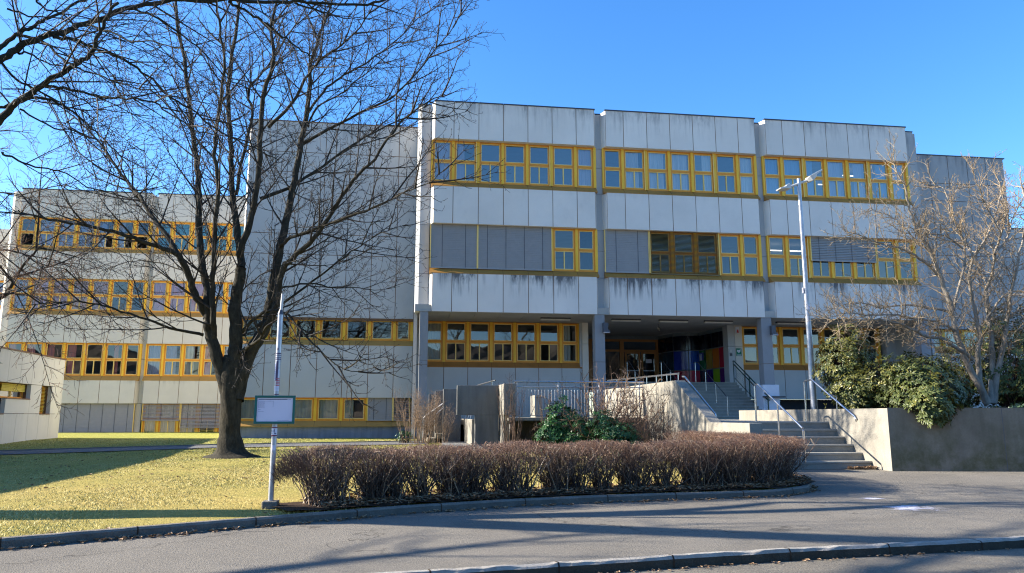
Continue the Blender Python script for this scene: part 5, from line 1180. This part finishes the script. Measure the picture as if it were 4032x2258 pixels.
def samp():
    q = rng.random()
    if q < .72:
        o_, tg = hpt(rng.random()); nrm = Vector((-tg.y, tg.x, 0)); p = o_ + nrm * rng.uniform(-.5, .45); return p.x, p.y, gz(p.x, p.y) + .02 + rng.uniform(0, .05)
    if q < .80:
        x, y = kpt(); return x + rng.uniform(-.05, .05), y - abs(rng.gauss(0, .06)) - .03, .0
    if q < .83:
        return rng.uniform(9.4, 10.05), 15.35 - abs(rng.gauss(0, .06)), rng.uniform(0, .05)
    if q < .90: x = rng.gauss(.9, .8); y = rng.gauss(24, 1.6); return x, y, gz(x, y)
    x = rng.uniform(-12, 6); y = rng.uniform(9.5, 24); 
    if y < 12 and x < -1: y = rng.uniform(8 + .5 * (x + 2), 24) if x > -8 else y + 4
    return x, max(y, np.interp(x, [p[0] for p in LK], [p[1] for p in LK]) + .15), gz(x, y)
leaflitter(9000, samp, 'dryleaf', .016, .042, 'fallen_leaves')
sk = lambda: (lambda x: (x, np.interp(x, [p[0] for p in SK], [p[1] for p in SK]) - abs(rng.gauss(0, .05)) - .02, -.078))(rng.uniform(0, 8))
leaflitter(160, sk, 'dryleaf', .010, .026, 'gutter_leaves')
# grass blades (one mesh, numpy)
def blades(name, n, xr, yr, h, mat, cond):
    r = np.random.RandomState(4); x = r.uniform(*xr, n); y = yr[0] + (yr[1] - yr[0]) * r.random_sample(n) ** 1.35
    ky = np.interp(x, [p[0] for p in LK], [p[1] for p in LK]) + .12; keep = (y > ky) & cond(x, y) & (x < 6.7); x, y = x[keep], y[keep]; n = len(x)
    z = .07 + .2 * np.clip((y - 21) / 9, 0, 1); a = r.uniform(0, 6.28, n); hh = h * r.uniform(.4, 1.2, n); wd = .0022 + .0003 * y; lx, ly = r.normal(0, .6, n) * hh, r.normal(0, .6, n) * hh
    V = np.empty((n, 3, 3)); V[:, 0] = np.stack([x - np.cos(a) * wd, y - np.sin(a) * wd, z], 1); V[:, 1] = np.stack([x + np.cos(a) * wd, y + np.sin(a) * wd, z], 1); V[:, 2] = np.stack([x + lx, y + ly, z + hh], 1)
    o = mkobj(name, V.reshape(-1, 3), np.arange(n * 3).reshape(-1, 3), [mat]); tag(o, kind='stuff'); return o
pc = lambda x, y: ~((y > np.interp(x, [p[0] for p in pa], [p[1] for p in pa])) & (y < np.interp(x, [p[0] for p in pb], [p[1] for p in pb])))
blades('grass', 300000, (-15, 6.8), (7, 30), .026, 'grass', pc)
# white powder stain on the pavement
k = N('white_stain'); k.t.nodes.remove(k.p); df = k.n('ShaderNodeBsdfDiffuse'); df.inputs[0].default_value = (.62, .60, .66, 1); tp = k.n('ShaderNodeBsdfTransparent'); mx = k.n('ShaderNodeMixShader')
tcn = k.n('ShaderNodeTexCoord'); vm = k.n('ShaderNodeVectorMath', operation='LENGTH'); k.l(tcn.outputs['Object'], vm.inputs[0])
ff = k.math('ADD', k.ramp(vm.outputs['Value'], 0, 1, .62, -.55), k.math('MULTIPLY', k.math('SUBTRACT', k.noise(3.2, 9, .8, (1, 2.8, 1)), .5), 4.2))
k.l(k.ramp(ff, .05, .4, 0, .9), mx.inputs[0]); k.l(tp.outputs[0], mx.inputs[1]); k.l(df.outputs[0], mx.inputs[2]); k.l(mx.outputs[0], k.out.inputs[0]); M['stain'] = k.m
for (x, y, sx, sy) in ((6.3, 8.95, .66, .5), (6.5, 10.0, .3, .25)):
    o = mkobj('chalk_stain', [(-1, -1, 0), (1, -1, 0), (1, 1, 0), (-1, 1, 0)], [(0, 1, 2, 3)], ['stain']); o.location = (x, y, .004); o.scale = (sx, sy, 1)
    tag(o, 'white powdery splash on the asphalt before the planter' if sx > .5 else 'faint small white splash on the shaded asphalt beyond the big one', 'stain')

# ---- bare trees across the street behind the viewpoint: what the window panes reflect
c5 = Cfg(nseg=[7, 7, 5, 3], wob=[.08, .12, .18, .2], trop=[.0, .03, .05, .05], start=[.25, .15, .1, .1], sp=[.5, .35, .2], ang=[.75, .8, .8], len=[9, 4.5, 1.9, .7], tap=[.45, .45, .3], rad=[.3, .08, .022, .009], rmin=.006, flat=1)
protos = []
for i in range(2):
    t = empty('bare_tree', (0, 0, 0), 'bare tree across the street, mirrored in the panes', 'tree', 'bare trees across the street'); out = [[], [], [], []]
    branch(Vector((0, 0, -.15)), Vector((0, 0, 1)), 11, .3, 0, c5, out); finish(out, t, ['bark', 'bark', 'twig', 'twig'], [8, 5, 3, 3], ['trunk', 'limbs', 'branches', 'twigs']); protos.append(t)
# distant wooded slope behind the viewpoint
wv = []; NXW, NZW = 160, 14
for i in range(NXW + 1):
    x = -160 + 2 * i; hgt = 11.5 + 3.5 * math.sin(x * .06) + 2 * math.sin(x * .23 + 1) + rng.uniform(-.9, .9)
    for j in range(NZW + 1):
        t_ = j / NZW; wv.append((x + rng.uniform(-.5, .5), -48 - 16 * t_ ** .8 + rng.uniform(-1.2, 1.2), -.2 + hgt * min(1, t_ * 1.25) ** .7 + rng.uniform(-.4, .4)))
M['wood'] = leafmat('distant_wood', [(.035, .04, .042), (.065, .065, .06), (.10, .09, .08)], .9, .1, .8)
tag(mkobj('distant_wood', wv, [(i * (NZW + 1) + j, (i + 1) * (NZW + 1) + j, (i + 1) * (NZW + 1) + j + 1, i * (NZW + 1) + j + 1) for i in range(NXW) for j in range(NZW)], ['wood']), kind='stuff')
spots = [(-14, -14, 0), (-5, -17, 1.), (4, -14, 2.2), (12, -17, 3.1), (20, -14, 4.), (-22, -18, 5), (28, -18, .6)]
for i, (x, y, rz) in enumerate(spots):
    src = protos[i % 2]
    if i < 2: t = src
    else:
        t = src.copy(); COL.objects.link(t)
        for ch in src.children: c_ = ch.copy(); COL.objects.link(c_); c_.parent = t
    t.location = (x, y, 0); t.rotation_euler = (0, 0, rz)
